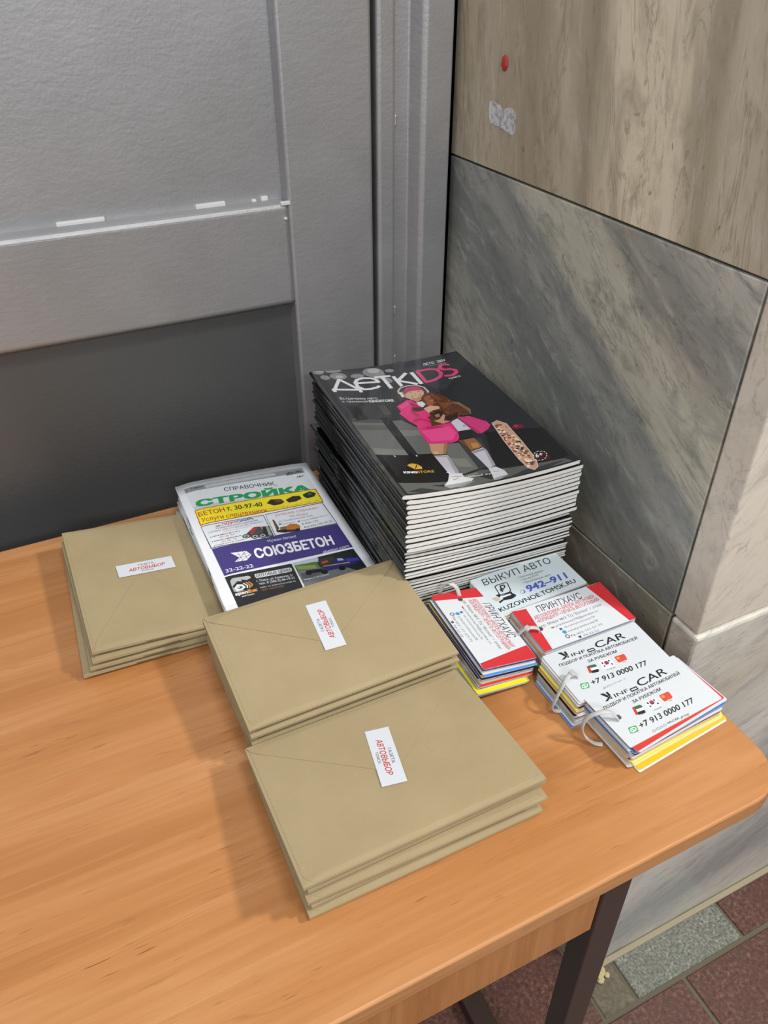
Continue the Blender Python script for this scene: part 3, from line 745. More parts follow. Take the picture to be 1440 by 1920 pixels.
  ('T', 'e39a4d', 'ёж', (28.75, 29.02), (39.43, 29.02), (29.16, 34.09), 0.06),
  ('T', 'dcdee0', 'магазин', (21.04, 24.96), (34.56, 24.74), (21.1, 27.51), 0.03),
  ('P','d3d6d9',[(44.32,57.72),(85.12,55.64),(86.71,52.7),(85.73,49.08),(83.24,48.13),(44.84,50.21),(43.82,52.86)]),
  ('T', '33363a', 'ОПТОВЫЕ ЦЕНЫ', (44.96, 51.53), (84.2, 49.64), (45.34, 56.43), 0.03),
  ('T', 'c9ccd0', 'г. Томск, ул. Киевская, 51', (43.09, 43.61), (83.61, 40.14), (43.27, 47.38), 0.02),
  ('T', 'c9ccd0', 'тел. 8 (382-2) 66-10-21', (44.17, 38.08), (84.08, 34.95), (44.41, 42.01), 0.02),
  ('G','9da1a6',(43.74,32.26),(84.66,29.76),2,26),
  ('T', '9a6f4a', 'ООО "АВАНГАРД"', (44.19, 27.06), (69.44, 25.73), (44.18, 30.13), 0),
  ('P','e4e8ee',[(89.4,61.68),(91.17,61.75),(89.5,-1.38),(87.32,-1.65)]),
  ('P','23282a',[(91.32,62.17),(166.61,63.71),(168.83,11.74),(89.5,-1.38)]),
  ('P','b9c6d0',[(91.32,62.17),(121.45,62.55),(120.48,54.16),(91.48,56.39)]),
  ('P','56703a',[(91.11,57.0),(117.23,55.35),(117.77,43.23),(91.76,45.71)]),
  ('P','7f9a55',[(92.14,54.96),(113.79,50.14),(114.32,43.79),(92.72,48.4)]),
  ('P','75797c',[(90.48,46.18),(114.56,44.41),(146.74,32.65),(166.28,12.68),(89.85,-0.44)]),
  ('P','565a5e',[(93.21,41.7),(116.15,33.31),(98.92,25.89),(90.92,25.45)]),
  ('P','2b2870',[(120.5,44.6),(133.12,44.75),(140.77,53.78),(152.12,49.15),(165.47,46.72),(166.03,37.53),(140.05,34.39),(118.05,34.47)]),
  ('P','141722',[(99.8,43.94),(119.31,41.5),(118.05,34.47),(100.41,37.68)]),
  ('P','3d3f9e',[(150.2,48.15),(164.45,46.12),(164.98,40.33),(151.06,43.0)]),
  ('P','39342f',[(119.74,58.06),(137.95,58.73),(138.01,51.39),(130.77,44.42),(118.82,44.03)]),
  ('P','b5502e',[(122.03,52.4),(129.77,53.19),(129.83,49.55),(122.11,48.77)]),
  ('S','d2c23c',1,[(121.79,44.13),(153.05,40.58)]),
  ('P','9fb0c8',[(141.31,52.13),(146.88,51.06),(148.67,46.28),(141.07,47.85)]),
  ('E','0d0e12',(140.52,33.74),4,4),
  ('E','0d0e12',(102.13,38.44),4,3.5),
  ('E','0d0e12',(119.33,34.01),4,3.5),
  ('T', 'e6e9ee', 'https://vk.com/', (92.86, 27.66), (122.52, 27.29), (93.27, 31.13), 0.01),
 ],
 'info': [
  ('P','23262c',[(17.21,55.92),(21.3,55.28),(23.73,50.7),(21.53,49.4)]),
  ('P','23262c',[(23.82,54.97),(26.13,54.75),(26.04,50.18),(23.55,50.19)]),
  ('P','23262c',[(23.55,50.19),(26.07,49.57),(18.8,46.61),(15.68,47.23)]),
  ('P','23262c',[(22.25,47.58),(25.28,48.77),(24.77,46.66)]),
  ('T', '23262c', 'INF', (28.3, 46.43), (44.75, 45.6), (28.95, 50.26), 0.01),
  ('S','23262c',1.2,[(47.64,47.19),(55.21,46.83),(55.03,44.21),(47.49,44.58),(47.64,47.19)]),
  ('T', '23262c', 'CAR', (58.39, 44.99), (95.44, 44.69), (60.22, 52.92), 0.015),
  ('T', '23262c', 'ПОДБОР И ПОКУПКА АВТОМОБИЛЕЙ', (8.77, 40.75), (105.73, 38.41), (9.36, 43.9), 0.03),
  ('T', '23262c', 'ЗА РУБЕЖОМ', (38.39, 33.74), (74.04, 32.93), (39.11, 36.86), 0.03),
  ('P','c03f36',[(33.41,30.7),(36.87,30.75),(34.34,22.8),(30.62,22.76)]),
  ('P','2f6b4c',[(35.44,30.86),(42.71,29.95),(43.59,28.11),(43.02,26.68),(35.16,27.6)]),
  ('P','f6f7f8',[(35.16,27.6),(43.02,26.68),(42.29,23.92),(34.56,24.79)]),
  ('P','24262a',[(34.56,24.79),(42.29,23.92),(41.36,21.28),(39.75,20.92),(32.96,22.07)]),
  ('P','f4f5f7',[(48.43,30.94),(61.23,29.71),(62.07,28.44),(60.47,20.6),(48.45,20.98),(47.21,22.13)]),
  ('E','b9394a',(55.08,26.89),2.6,2.2),
  ('P','3c4596',[(52.42,26.45),(54.57,26.13),(57.56,25.7),(55.32,24.49),(52.86,24.81)]),
  ('S','23262c',1.6,[(50.94,28.88),(50.57,26.76)]),
  ('S','23262c',1.6,[(58.96,28.77),(58.78,26.84)]),
  ('S','23262c',1.6,[(50.2,24.95),(50.43,23.42)]),
  ('S','23262c',1.6,[(59.21,24.34),(59.03,22.43)]),
  ('P','d4503f',[(66.83,29.06),(68.38,29.47),(78.38,28.91),(78.89,27.92),(77.67,22.39),(76.1,21.69),(66.82,21.83),(66.21,22.99)]),
  ('E','e8a54a',(69.73,26.79),1.8,1.5),
  ('G','777c84',(36.24,20.51),(38.78,20.0),0.8,2),
  ('G','777c84',(49.72,18.69),(59.57,18.48),1,6),
  ('G','777c84',(70.62,20.01),(74.95,19.94),1,3),
  ('P','4aa868',[(13.12,15.77),(14.65,16.39),(21.54,15.16),(22.09,14.23),(20.19,9.78),(18.65,9.17),(12.14,10.12),(11.5,10.95)]),
  ('S','e6f3ea',1,[(14.41,14.09),(17.92,14.58),(19.88,13.26),(18.91,11.44),(15.22,10.78),(13.2,11.73),(14.41,14.09)]),
  ('S','e6f3ea',1.4,[(16.22,13.51),(16.13,11.95),(17.52,11.56)]),
  ('T', '23262c', '+7 913 0000 177', (23.88, 10.44), (91.48, 8.59), (25.76, 16.01), 0.03),
  ('S','8a8f97',0.5,[(31.38,3.99),(34.33,3.93),(33.81,2.32),(30.87,2.38),(31.38,3.99)]),
  ('S','8a8f97',0.5,[(36.19,4.11),(39.15,4.05),(38.61,2.44),(35.66,2.5),(36.19,4.11)]),
  ('S','8a8f97',0.5,[(40.53,3.93),(43.5,3.87),(42.95,2.26),(40.0,2.32),(40.53,3.93)]),
  ('S','8a8f97',0.5,[(45.08,3.93),(48.05,3.86),(47.5,2.25),(44.53,2.31),(45.08,3.93)]),
  ('T', '33373d', 'infoCAR_group', (49.47, 2.66), (75.86, 1.28), (50.22, 4.72), 0.02),
  ('E','5b5560',(14.53,28.74),2.6,2.6),
 ],
 'print': [
  ('P','cf3138',[(0.0,58.5),(16.91,56.24),(9.15,-1.0),(0.0,0.0)]),
  ('P','cf3138',[(99.72,58.05),(119.0,58.5),(119.0,-0.0),(110.36,0.51)]),
  ('T', '2b2440', 'ПРИНТХАУС', (26.86, 46.42), (84.75, 45.55), (28.3, 55.38), 0.0),
  ('T', 'c8525c', 'АВТООБЛОЖКИ • БРЕЛОК-АВТОНОМЕР', (17.16, 39.32), (98.01, 41.16), (17.5, 43.91), 0.02),
  ('T', 'c8525c', '•КОПИЦЕНТР • ПЕЧАТЬ ФОТОГРАФИЙ•', (16.92, 34.16), (100.15, 35.62), (17.64, 38.64), 0.02),
  ('T', '5b6068', 'пр. Мира 48/3 ТЦ "Волна" 1 этаж', (16.47, 28.01), (97.26, 28.91), (17.13, 31.32), 0),
  ('T', '5b6068', 'printhouse70@yandex.ru', (31.46, 22.77), (87.77, 23.32), (31.82, 25.47), 0),
  ('T', '5b6068', 'vk.com/printhouse70', (38.58, 18.08), (78.97, 18.2), (38.92, 20.31), 0),
  ('T', '5b6068', 't.me/printhouse70', (38.66, 11.88), (78.53, 12.48), (39.33, 14.5), 0),
  ('T', '5b6068', '8-952-151-57-73', (40.99, 5.39), (79.07, 6.59), (41.31, 7.81), 0),
  ('T', '5b6068', '94-23-22', (50.43, 1.19), (70.37, 0.88), (50.79, 3.58), 0),
  ('P','b13a42',[(25.75,24.74),(27.45,23.97),(30.04,24.46),(29.12,22.62),(25.83,22.61)]),
  ('P','40618a',[(32.74,19.81),(35.94,19.86),(35.85,17.23),(32.67,17.19)]),
  ('E','3f95c4',(35.3,13.67),2.4,2.4),
  ('E','6a5a78',(34.56,7.83),2.6,2.6),
  ('E','e6e9f0',(34.56,7.83),1.4,1.4),
  ('S','23262c',1.2,[(44.38,2.75),(47.2,3.19),(47.34,1.72),(45.07,1.32)]),
  ('S','5b6068',0.5,[(38.88,8.04),(39.98,8.12),(39.42,6.37),(38.32,6.3),(38.88,8.04)]),
  ('E','4d474f',(14.47,26.97),2.8,2.8),
 ],
 'vyk': [
  ('T', '22262d', 'ВЫКУП АВТО', (10.77, 45.68), (103.83, 44.1), (12.43, 55.55), 0.0),
  ('T', '43484f', '• Срочный выкуп', (51.98, 39.11), (85.51, 36.81), (52.78, 41.68), 0.01),
  ('T', '43484f', '• После ДТП', (51.62, 34.36), (76.11, 33.2), (52.51, 36.88), 0.01),
  ('T', '43484f', '• Проблемные авто', (51.73, 29.7), (89.62, 27.56), (52.34, 32.2), 0.01),
  ('T', '4d5fc0', '942–911', (49.86, 16.64), (104.02, 16.06), (51.82, 26.04), 0.045),
  ('T', '22262d', 'KUZOVNOE.TOMSK.RU', (3.69, 4.44), (108.8, 6.32), (3.64, 10.54), 0.025),
  ('S','22262d',1.2,[(23.41,40.63),(34.8,39.98),(36.35,38.56),(33.01,27.37),(30.21,25.46),(18.82,26.11),(17.84,27.42),(20.12,39.45),(23.41,40.63)]),
  ('T', '22262d', '₽', (21.12, 29.1), (28.99, 29.02), (24.4, 38.5), 0.03),
  ('P','22262d',[(13.08,28.1),(17.64,28.01),(17.9,24.92),(32.59,25.11),(32.17,22.85),(34.15,19.42),(33.07,17.16),(26.65,15.7),(16.18,17.55),(10.72,15.62),(10.0,18.11),(18.02,19.93),(14.6,24.07)]),
  ('P','dfe9ec',[(16.02,24.2),(29.79,23.2),(29.36,21.27),(15.8,21.35)]),
  ('P','c3b4a8',[(6.03,25.81),(13.14,25.61),(14.04,19.91),(8.54,19.65)]),
  ('S','7f8fd0',0.6,[(41.23,20.88),(44.51,22.56),(47.18,21.74),(46.67,19.03),(43.2,17.44),(40.81,18.29),(41.23,20.88)]),
  ('S','4d5fc0',1.2,[(45.78,20.78),(46.02,18.53),(43.68,17.21)]),
 ],
 'stick': [
  ('T', '34363c', 'ГАЗЕТА', (24.5, 14.6), (42, 14.6), (24.5, 17.7), 0.01),
  ('T', 'c03a30', 'АВТОВЫБОР', (12.5, 7.2), (53, 7.2), (13.5, 12.6), 0.03),
  ('T', '34363c', 'ТОМСК', (26, 3.2), (39.5, 3.2), (26, 5.6), 0.01),
 ],
}
# ------------------------------------------------------------------ surface materials
def make_paint():
    m = mat('silver_paint', 'b4b5b7', 0.5, 0.85); n = N(m)
    v = n.map((1, 1, 1)); a = n.noise(v, 260, 3, 0.55); b = n.noise(n.map((1, 1, 2.2)), 70, 3, 0.5)
    h = n.mix(0.55, a, b); n.bump(h, 0.4, 0.0012)
    n.color(n.ramp(n.noise(v, 6, 3), [(0.3, 'b1b2b4'), (0.7, 'bababd')]))
    n.rough(n.ramp(n.noise(v, 18, 3), [(0.2, (0.50, 0.50, 0.50, 1)), (0.8, (0.60, 0.60, 0.60, 1))]))
    return m
PAINT = make_paint()
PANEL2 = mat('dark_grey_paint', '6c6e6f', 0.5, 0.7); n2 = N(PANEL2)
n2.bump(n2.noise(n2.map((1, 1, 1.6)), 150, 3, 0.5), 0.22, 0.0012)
CHIP = mat('white_paint_chip', 'd6d8d6', 0.5)
def make_marble(name, bands, p0, p1, vein, dark, rot, sc, stretch, seed, wob=0.03, pits='4a4234', axis=0, amt=0.7):
    """colour bands laid across the slab (p0..p1 measured across the rotated grain), mottled and veined"""
    m = mat(name, 'aaa89e', 0.22, 0, 0.5); n = N(m)
    r3 = (rot, 0, 0) if axis == 0 else (0, rot, 0); k = 1 if axis == 0 else 0
    v0 = n.map((1, 1, 1), r3); v = n.map((1, 1, 1), (0, 0, 0), (seed, seed * 1.7, seed * 0.6), v0)
    vs = n.map((1, 1, stretch), (0, 0, 0), (0, 0, 0), v); vl = n.map((1, 1, stretch * 0.5), (0, 0, 0), (0, 0, 0), v)
    w1 = n.noise(vl, 7, 5, 0.62, 0.6); w2 = n.noise(vs, 26, 6, 0.65, 0.8)
    p = n.sep(v0)[k]
    p = n.math('ADD', p, n.math('MULTIPLY', n.math('SUBTRACT', w1, 0.5), wob * 3)); p = n.math('ADD', p, n.math('MULTIPLY', n.math('SUBTRACT', w2, 0.5), wob * 0.9))
    c = n.ramp(n.maprange(p, p0, p1), bands)
    f2 = n.noise(vs, sc * 2.4, 8, 0.68, 1.2); f3 = n.noise(vs, sc * 6, 8, 0.72, 0.5)
    c = n.mix(n.ramp(f2, [(0.50, BW0), (0.68, (amt, amt, amt, 1))]), c, lin(vein))
    c = n.mix(n.ramp(f3, [(0.52, BW0), (0.72, (amt * 0.75, amt * 0.75, amt * 0.75, 1))]), c, lin(dark))
    c = n.mix(n.ramp(f3, [(0.30, (0.4, 0.4, 0.4, 1)), (0.46, BW0)]), c, lin('d9d6cc'))
    th = n.noise(vl, sc * 2.0, 6, 0.6, 1.6)
    c = n.mix(n.ramp(th, [(0.488, BW0), (0.5, (0.5, 0.5, 0.5, 1)), (0.512, BW0)]), c, lin(dark))
    sp = n.noise(n.map((1, 1, 0.5), r3, (seed, 0, 0)), 110, 2, 0.5)
    c = n.mix(n.ramp(sp, [(0.73, BW0), (0.78, (0.6, 0.6, 0.6, 1))]), c, lin(pits))
    n.color(c); n.bump(sp, 0.10, 0.0005)
    n.rough(n.ramp(f2, [(0.2, (0.20, 0.20, 0.20, 1)), (0.8, (0.36, 0.36, 0.36, 1))]))
    return m
OFF = 0.639
M_TOP = make_marble('marble_beige', [(0.0, 'b9ae9c'), (0.10, 'c6bca8'), (0.15, 'a99e88'), (0.20, 'e0d4bc'), (0.38, 'e2d5bb'), (0.44, 'a0957f'), (0.52, 'c2b6a0'), (0.62, 'a3977f'), (0.78, 'b5a992'), (1.0, 'c4b9a4')], 0.46 - 0.163, 0.99 - 0.163, 'a3967e', '837761', 0.13, 8, 0.30, 3.1, 0.022)
M_MID = make_marble('marble_grey_diagonal', [(0.0, 'c6c3bb'), (0.10, 'afada4'), (0.16, '93948f'), (0.22, 'a5a195'), (0.30, 'bebbab'), (0.42, 'b8b5a6'), (0.46, '8b8d8a'), (0.52, '9c9d96'), (0.62, '7e817e'), (0.75, '878a84'), (0.84, 'a2a093'), (1.0, 'b2afa1')], -0.09 - OFF, 0.37 - OFF, '80827f', '626663', 1.02, 9, 0.36, 7.7, 0.020, '4a4234', 0, 0.9)
M_LOW = make_marble('marble_grey_low', [(0.0, '938e80'), (0.5, '827d70'), (1.0, '959082')], 0.2 - OFF, 0.9 - OFF, '76726a', '5f5c56', 1.0, 9, 0.35, 1.3, 0.05)
M_FRONT = make_marble('marble_pale', [(0.0, 'd8d0c2'), (0.25, 'b8ab98'), (0.36, 'e6e3de'), (0.55, 'd5d0c8'), (0.7, 'b7b4b2'), (1.0, 'e0dcd2')], 0.0, 0.9, 'b3ada6', '95918f', -0.7, 6, 0.40, 5.2, 0.05, '8a7c66', 1, 0.6)
M_FRLOW = make_marble('marble_pale_low', [(0.0, 'dedbd2'), (0.18, 'c3bdae'), (0.3, 'e2dfd7'), (0.42, 'a9a9a6'), (0.52, 'dad7cf'), (0.64, '9fa09f'), (0.75, 'd3d0c8'), (0.88, 'b1b0ab'), (1.0, 'd8d4ca')], -0.55, 0.55, 'b0afaa', '8b8c8b', -1.2, 6, 0.35, 9.4, 0.07, '8a7c66', 1, 0.8)
MORTAR = mat('dark_mortar', '3a352c', 0.9)
nm = N(MORTAR); vm = nm.map(); nm.color(nm.ramp(nm.noise(vm, 60, 4, 0.6), [(0.4, '100e0c'), (0.6, '3a352b')])); nm.bump(nm.noise(vm, 90, 4), 0.8, 0.004)
def make_wood(name, c0, c1, c2, pore, along=0):
    m = mat(name, c0, 0.36, 0, 0.45); n = N(m)
    def mp(a, b, loc=(0, 0, 0)): return n.map((a, b, b) if along == 0 else (b, b, a), (0, 0, 0), loc)
    broad = n.noise(mp(1.2, 14), 1.4, 4, 0.55, 0.5); fine = n.noise(mp(4, 95), 1.5, 4, 0.6, 0.3); ring = n.noise(mp(0.8, 22, (3, 1, 2)), 1.3, 3, 0.5, 0.5)
    c = n.ramp(broad, [(0.34, c1), (0.5, c0), (0.66, c2)])
    c = n.mix(n.ramp(fine, [(0.44, BW0), (0.66, (0.5, 0.5, 0.5, 1))]), c, lin(c1))
    c = n.mix(n.ramp(fine, [(0.30, (0.4, 0.4, 0.4, 1)), (0.46, BW0)]), c, lin(c2))
    c = n.mix(n.ramp(ring, [(0.492, BW0), (0.5, (0.22, 0.22, 0.22, 1)), (0.504, BW0)]), c, lin(pore))
    p = n.noise(mp(34, 560), 1.0, 1.5, 0.5, 0.0); q = n.noise(mp(5, 12, (1, 5, 3)), 2.0, 2, 0.5)
    pm = n.mix(1.0, n.ramp(p, [(0.66, BW0), (0.72, (0.7, 0.7, 0.7, 1))]), n.ramp(q, [(0.50, BW0), (0.62, BW1)]), 'MULTIPLY')
    c = n.mix(pm, c, lin(pore)); n.color(c); n.bump(fine, 0.06, 0.0004)
    return m
WOOD = make_wood('alder_laminate', 'bd8350', 'b07643', 'c68f5e', '74431f')
WOODV = make_wood('alder_veneer_apron', 'b97d4a', 'a86c3b', 'c58a55', '7c4a26', 2)
EDGE = mat('table_edge_band', 'c98a52', 0.3)
LEGM = mat('dark_brown_steel', '3d2f2a', 0.4, 0.0, 0.5)
def make_granite(name, a, b, c, d, sc):
    m = mat(name, a, 0.4, 0, 0.4); n = N(m); v = n.map()
    f = n.noise(v, sc, 5, 0.7); g = n.noise(v, sc * 0.12, 4, 0.6, 0.6); o = n.vor(v, sc * 0.9)
    col = n.ramp(f, [(0.32, d), (0.45, b), (0.55, a), (0.70, c)])
    col = n.mix(n.ramp(g, [(0.4, BW0), (0.65, (0.6, 0.6, 0.6, 1))]), col, lin(b)); n.color(col); n.bump(f, 0.1, 0.0006)
    return m
G_RED = make_granite('red_granite', '6f4b42', '5a3f38', '8b7468', '3a2c29', 150)
G_GREY = make_granite('grey_granite', '8b8d84', '70736a', 'b5b7ad', '3f423d', 260)
G_TAN = make_granite('worn_stone', '77705f', '665f50', '8d8672', '47423a', 120)
GROUT = mat('floor_grout', '6b6454', 0.9)
KRAFT = mat('kraft_paper', 'ae9e7a', 0.75, 0, 0.25)
nk = N(KRAFT); vk = nk.map()
ck = nk.ramp(nk.noise(vk, 14, 4, 0.6), [(0.3, 'a29270'), (0.7, 'ab9b79')])
ck = nk.mix(nk.ramp(nk.noise(vk, 420, 2, 0.5), [(0.70, BW0), (0.76, (0.4, 0.4, 0.4, 1))]), ck, lin('85734f'))
ck = nk.mix(nk.ramp(nk.noise(nk.map((1, 1, 1), (0, 0, 0), (5, 3, 1)), 300, 2, 0.5), [(0.72, BW0), (0.78, (0.3, 0.3, 0.3, 1))]), ck, lin('c2b593'))
nk.color(ck); nk.bump(nk.noise(vk, 180, 3), 0.08, 0.0004)
STICK = mat('sticker_white', 'd4dae2', 0.5)
PAPER = mat('magazine_page_edges', 'd3d3cf', 0.8)
npp = N(PAPER); npp.color(npp.ramp(npp.noise(npp.map((2, 2, 900)), 3, 2, 0.5), [(0.35, 'cacac6'), (0.6, 'ecece8')]))
WHITE = mat('newsprint_white', 'eef2f8', 0.6)
STEEL = mat('staple_wire', '7a7a7c', 0.35, 0.9)
COVER = mat('magazine_cover_gloss', '1f2124', 0.16, 0, 0.6, 0.3)
nc = N(COVER); sy = nc.sep(nc.tc.outputs['Object'])
yy = nc.maprange(sy[1], 0.0, 0.297)
c1 = nc.ramp(yy, [(0.0, '2c2d28'), (0.18, '44453a'), (0.34, '44494b'), (0.52, '2f3235'), (0.58, '0c0d0e'), (1.0, '0a0b0c')])
st = nc.noise(nc.map((1, 26, 300)), 2.2, 3, 0.6)
nc.color(nc.mix(nc.ramp(st, [(0.40, (0.75, 0.75, 0.75, 1)), (0.62, BW0)]), c1, lin('121315')))
PLASTIC = mat('zip_tie_nylon', 'dfe0e0', 0.35)
MATS['zip_tie_nylon'].node_tree.nodes['Principled BSDF'].inputs['Subsurface Weight'].default_value = 0.0
MATS['zip_tie_nylon'].node_tree.nodes['Principled BSDF'].inputs['Transmission Weight'].default_value = 0.35

# ------------------------------------------------------------------ the setting: floor
floor = tag(box('floor', -3.0, 3.2, -3.0, 1.6, -0.06, -0.003, GROUT), kind='structure')
def tile(x0, x1, y0, y1, m, dz=0.0):
    return box('floor_tile', x0, x1, y0, y1, -0.02, dz, m, floor, 0.0012, 1)
g = 0.004
tile(0.602, 0.822, 0.3235, 0.398, G_GREY, 0.001)
tile(0.536, 0.596, 0.3235, 0.398, G_TAN, -0.001)
tile(0.828, 1.20, 0.3235, 0.398, G_RED)
tile(0.25, 0.530, 0.3235, 0.62, G_RED); tile(0.536, 0.5605, 0.402, 0.62, G_TAN)
rng = random.Random(3)
xs = [-1.72, -1.26, -0.78, -0.24, 0.246]
for k in range(len(xs) - 1): tile(xs[k] + g, xs[k + 1], 0.3235, 0.62, G_RED if k % 3 else G_GREY)
for r in range(5):
    y1 = 0.3155 - r * 0.305; y0 = y1 - 0.305 + 0.006; off = 0.0 if r % 2 == 0 else 0.17
    x = 0.688 + off
    cuts = [x - 2.10, x - 1.68, x - 1.26, x - 0.84, x - 0.42, x, x + 0.42, x + 0.84, x + 1.26]
    for k in range(len(cuts) - 1): tile(cuts[k] + g, cuts[k + 1] - g, y0, y1, G_RED if (k * 5 + r * 3) % 7 else G_GREY)
for k in range(len(xs) - 1): tile(xs[k] + g, xs[k + 1], 0.63, 0.93, G_RED)
tile(0.25, 0.55, 0.63, 0.93, G_RED)
# crumbled plaster on the worn stone
for k, (x, y, s) in enumerate([(0.557, 0.386, 0.007), (0.566, 0.379, 0.008), (0.574, 0.383, 0.006), (0.563, 0.371, 0.006), (0.577, 0.374, 0.005)]):
    bm = bmesh.new(); bmesh.ops.create_icosphere(bm, subdivisions=2, radius=s)
    rr = random.Random(k)
    for v in bm.verts: v.co *= rr.uniform(0.75, 1.15); v.co.z = v.co.z * 0.55 + s * 0.45
    me = bpy.data.meshes.new('plaster_crumb'); bm.to_mesh(me); bm.free(); me.materials.append(mat('yellow_plaster', 'c6b98e', 0.9))
    o = link(bpy.data.objects.new('plaster_crumb', me)); o.location = (x, y, 0.0)
    tag(o, ['yellowish plaster crumb nearest the dark table leg', 'largest yellowish plaster crumb on the worn floor stone', 'yellowish plaster crumb farthest from the camera, toward the pillar', 'yellowish plaster crumb nearest the camera on the worn floor stone', 'smallest yellowish plaster crumb, nearest the grey granite tile'][k], 'crumb', 'plaster crumbs on the floor')

# ------------------------------------------------------------------ marble pillar on the right
XA = 0.565; YF = 0.400; YJ = 0.438
SL = T + 0.009; SU = T + 0.387
pill = tag(box('wall_right', XA + 0.03, 2.6, YF + 0.03, 1.55, 0.0, 2.6, MORTAR), kind='structure')
J = 0.0013
def slab(x0, x1, y0, y1, z0, z1, m, bev=0.001):
    return box('marble_slab', x0, x1, y0, y1, z0, z1, m, pill, bev, 2)
slab(XA, XA + 0.031, YJ + J, 0.972, SU + J, 2.6, M_TOP)
slab(XA, XA + 0.031, YJ + J, 0.972, SL + J, SU - J, M_MID)
slab(XA - 0.001, XA + 0.031, YJ + J, 0.972, 0.0, SL - J, M_LOW)
slab(XA, 1.19, YF, YJ - J, SU + J, 2.6, M_FRONT, 0.002)
slab(XA, 1.19, YF, YJ - J, SL + J, SU - J, M_FRONT, 0.002)
slab(XA - 0.002, 1.19, YF - 0.004, YJ - J, 0.0, SL - J, M_FRLOW, 0.004)
for z0, z1, m in ((0.0, SL - J, M_FRLOW), (SL + J, SU - J, M_FRONT), (SU + J, 2.6, M_FRONT)): slab(1.192, 1.9, YF, YJ - J, z0, z1, m, 0.003)
tag(box('baseboard_right', XA - 0.002, 1.9, YF - 0.014, YF - 0.0045, 0.0, 0.007, mat('pale_mortar', 'a79d84', 0.9), None, 0.002, 2), kind='structure')
# sticker remnant and red blob on the upper slab
rem = [(0.886, 0.461), (0.880, 0.4635), (0.870, 0.4615), (0.863, 0.4605), (0.858, 0.4565), (0.852, 0.4575), (0.846, 0.4605), (0.836, 0.4605), (0.830, 0.457), (0.8285, 0.451), (0.832, 0.4475), (0.8285, 0.4445), (0.8275, 0.437), (0.831, 0.4335), (0.840, 0.4345), (0.852, 0.4370), (0.862, 0.4385), (0.872, 0.4375), (0.881, 0.4395), (0.885, 0.446)]
v = [(XA - 0.0001, y, T + z) for y, z in rem] + [(XA - 0.0007, y, T + z) for y, z in rem]
nR = len(rem)
o = mesh_obj('sticker_remnant', v, [tuple(range(nR)), tuple(range(2 * nR - 1, nR - 1, -1))] + [(k, nR + k, nR + (k + 1) % nR, (k + 1) % nR) for k in range(nR)], mat('torn_sticker', 'c9c8cc', 0.45))
ns = N(MATS['torn_sticker']); ns.color(ns.ramp(ns.noise(ns.map(), 160, 4, 0.6), [(0.4, 'a9a8ac'), (0.55, 'd5d4d8')])); ns.bump(ns.noise(ns.map(), 220, 4, 0.6), 0.6, 0.001)
tag(o, 'torn silvery sticker remnant stuck on the beige marble', 'sticker')
bm = bmesh.new(); bmesh.ops.create_icosphere(bm, subdivisions=3, radius=0.006)
for vtx in bm.verts:
    vtx.co.x *= 0.35; vtx.co.z *= 1.35; vtx.co *= 1 + 0.12 * math.sin(vtx.co.z * 900) * math.cos(vtx.co.y * 700)
me = bpy.data.meshes.new('wax_blob'); bm.to_mesh(me); bm.free(); me.materials.append(mat('red_wax', 'b5342c', 0.4))
for p in me.polygons: p.use_smooth = True
o = link(bpy.data.objects.new('wax_blob', me)); o.location = (XA - 0.0015, 0.858, T + 0.504)
tag(o, 'small red blob stuck on the marble above the torn sticker', 'blob')

# ------------------------------------------------------------------ grey steel door and its frame
tag(box('wall_back', -2.6, 2.6, 1.045, 1.3, 0.0, 2.6, MORTAR), kind='structure')
door = tag(empty('door_1', (0, 0.955, 0)), kind='structure')
DR = 0.4425; RD = 0.024
PX0, PX1 = -0.42, 0.3275
zu0, zl1 = T + 0.3575, T + 0.2275      # bottom of the upper panel, top of the lower panel
box('stile', PX1, DR, 0.0, 0.045, 0.012, 2.05, PAINT, door, 0.004, 3)
box('stile', -0.535, PX0, 0.0, 0.045, 0.012, 2.05, PAINT, door, 0.004, 3)
box('rail', PX0 - 0.002, PX1 + 0.002, 0.0002, 0.045, zl1, zu0, PAINT, door, 0.008, 6)
box('rail', PX0 - 0.002, PX1 + 0.002, 0.0002, 0.045, 0.012, 0.16, PAINT, door, 0.004, 3)
box('rail', PX0 - 0.002, PX1 + 0.002, 0.0002, 0.045, 1.90, 2.05, PAINT, door, 0.004, 3)
box('panel', PX0 - 0.01, PX1 + 0.01, RD, RD + 0.012, zu0 - 0.01, 1.91, PAINT, door)
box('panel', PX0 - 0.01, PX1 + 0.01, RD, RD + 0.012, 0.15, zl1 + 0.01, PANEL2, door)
for k, (x0, x1, hh) in enumerate([(0.058, 0.112, 0.0045), (0.218, 0.255, 0.005), (0.300, 0.309, 0.005), (0.288, 0.294, 0.003)]):
    o = box('paint_chip', x0, x1, RD - 0.004, RD + 0.002, zu0 - 0.001, zu0 + hh, CHIP, door, 0.0015, 2)
box('paint_chip', 0.3205, 0.3245, -0.002, 0.002, zu0 - 0.020, zu0 - 0.017, CHIP, door, 0.0008, 2)
box('paint_chip', 0.318, 0.330, -0.0015, 0.004, zu0 - 0.003, zu0 + 0.0015, CHIP, door, 0.001, 2)
frame = tag(empty('trim_1', (0, 0.955, 0)), kind='structure')
box('jamb_bar', 0.4490, 0.4745, -0.001, 0.05, 0.0, 2.1, PAINT, frame, 0.005, 4)
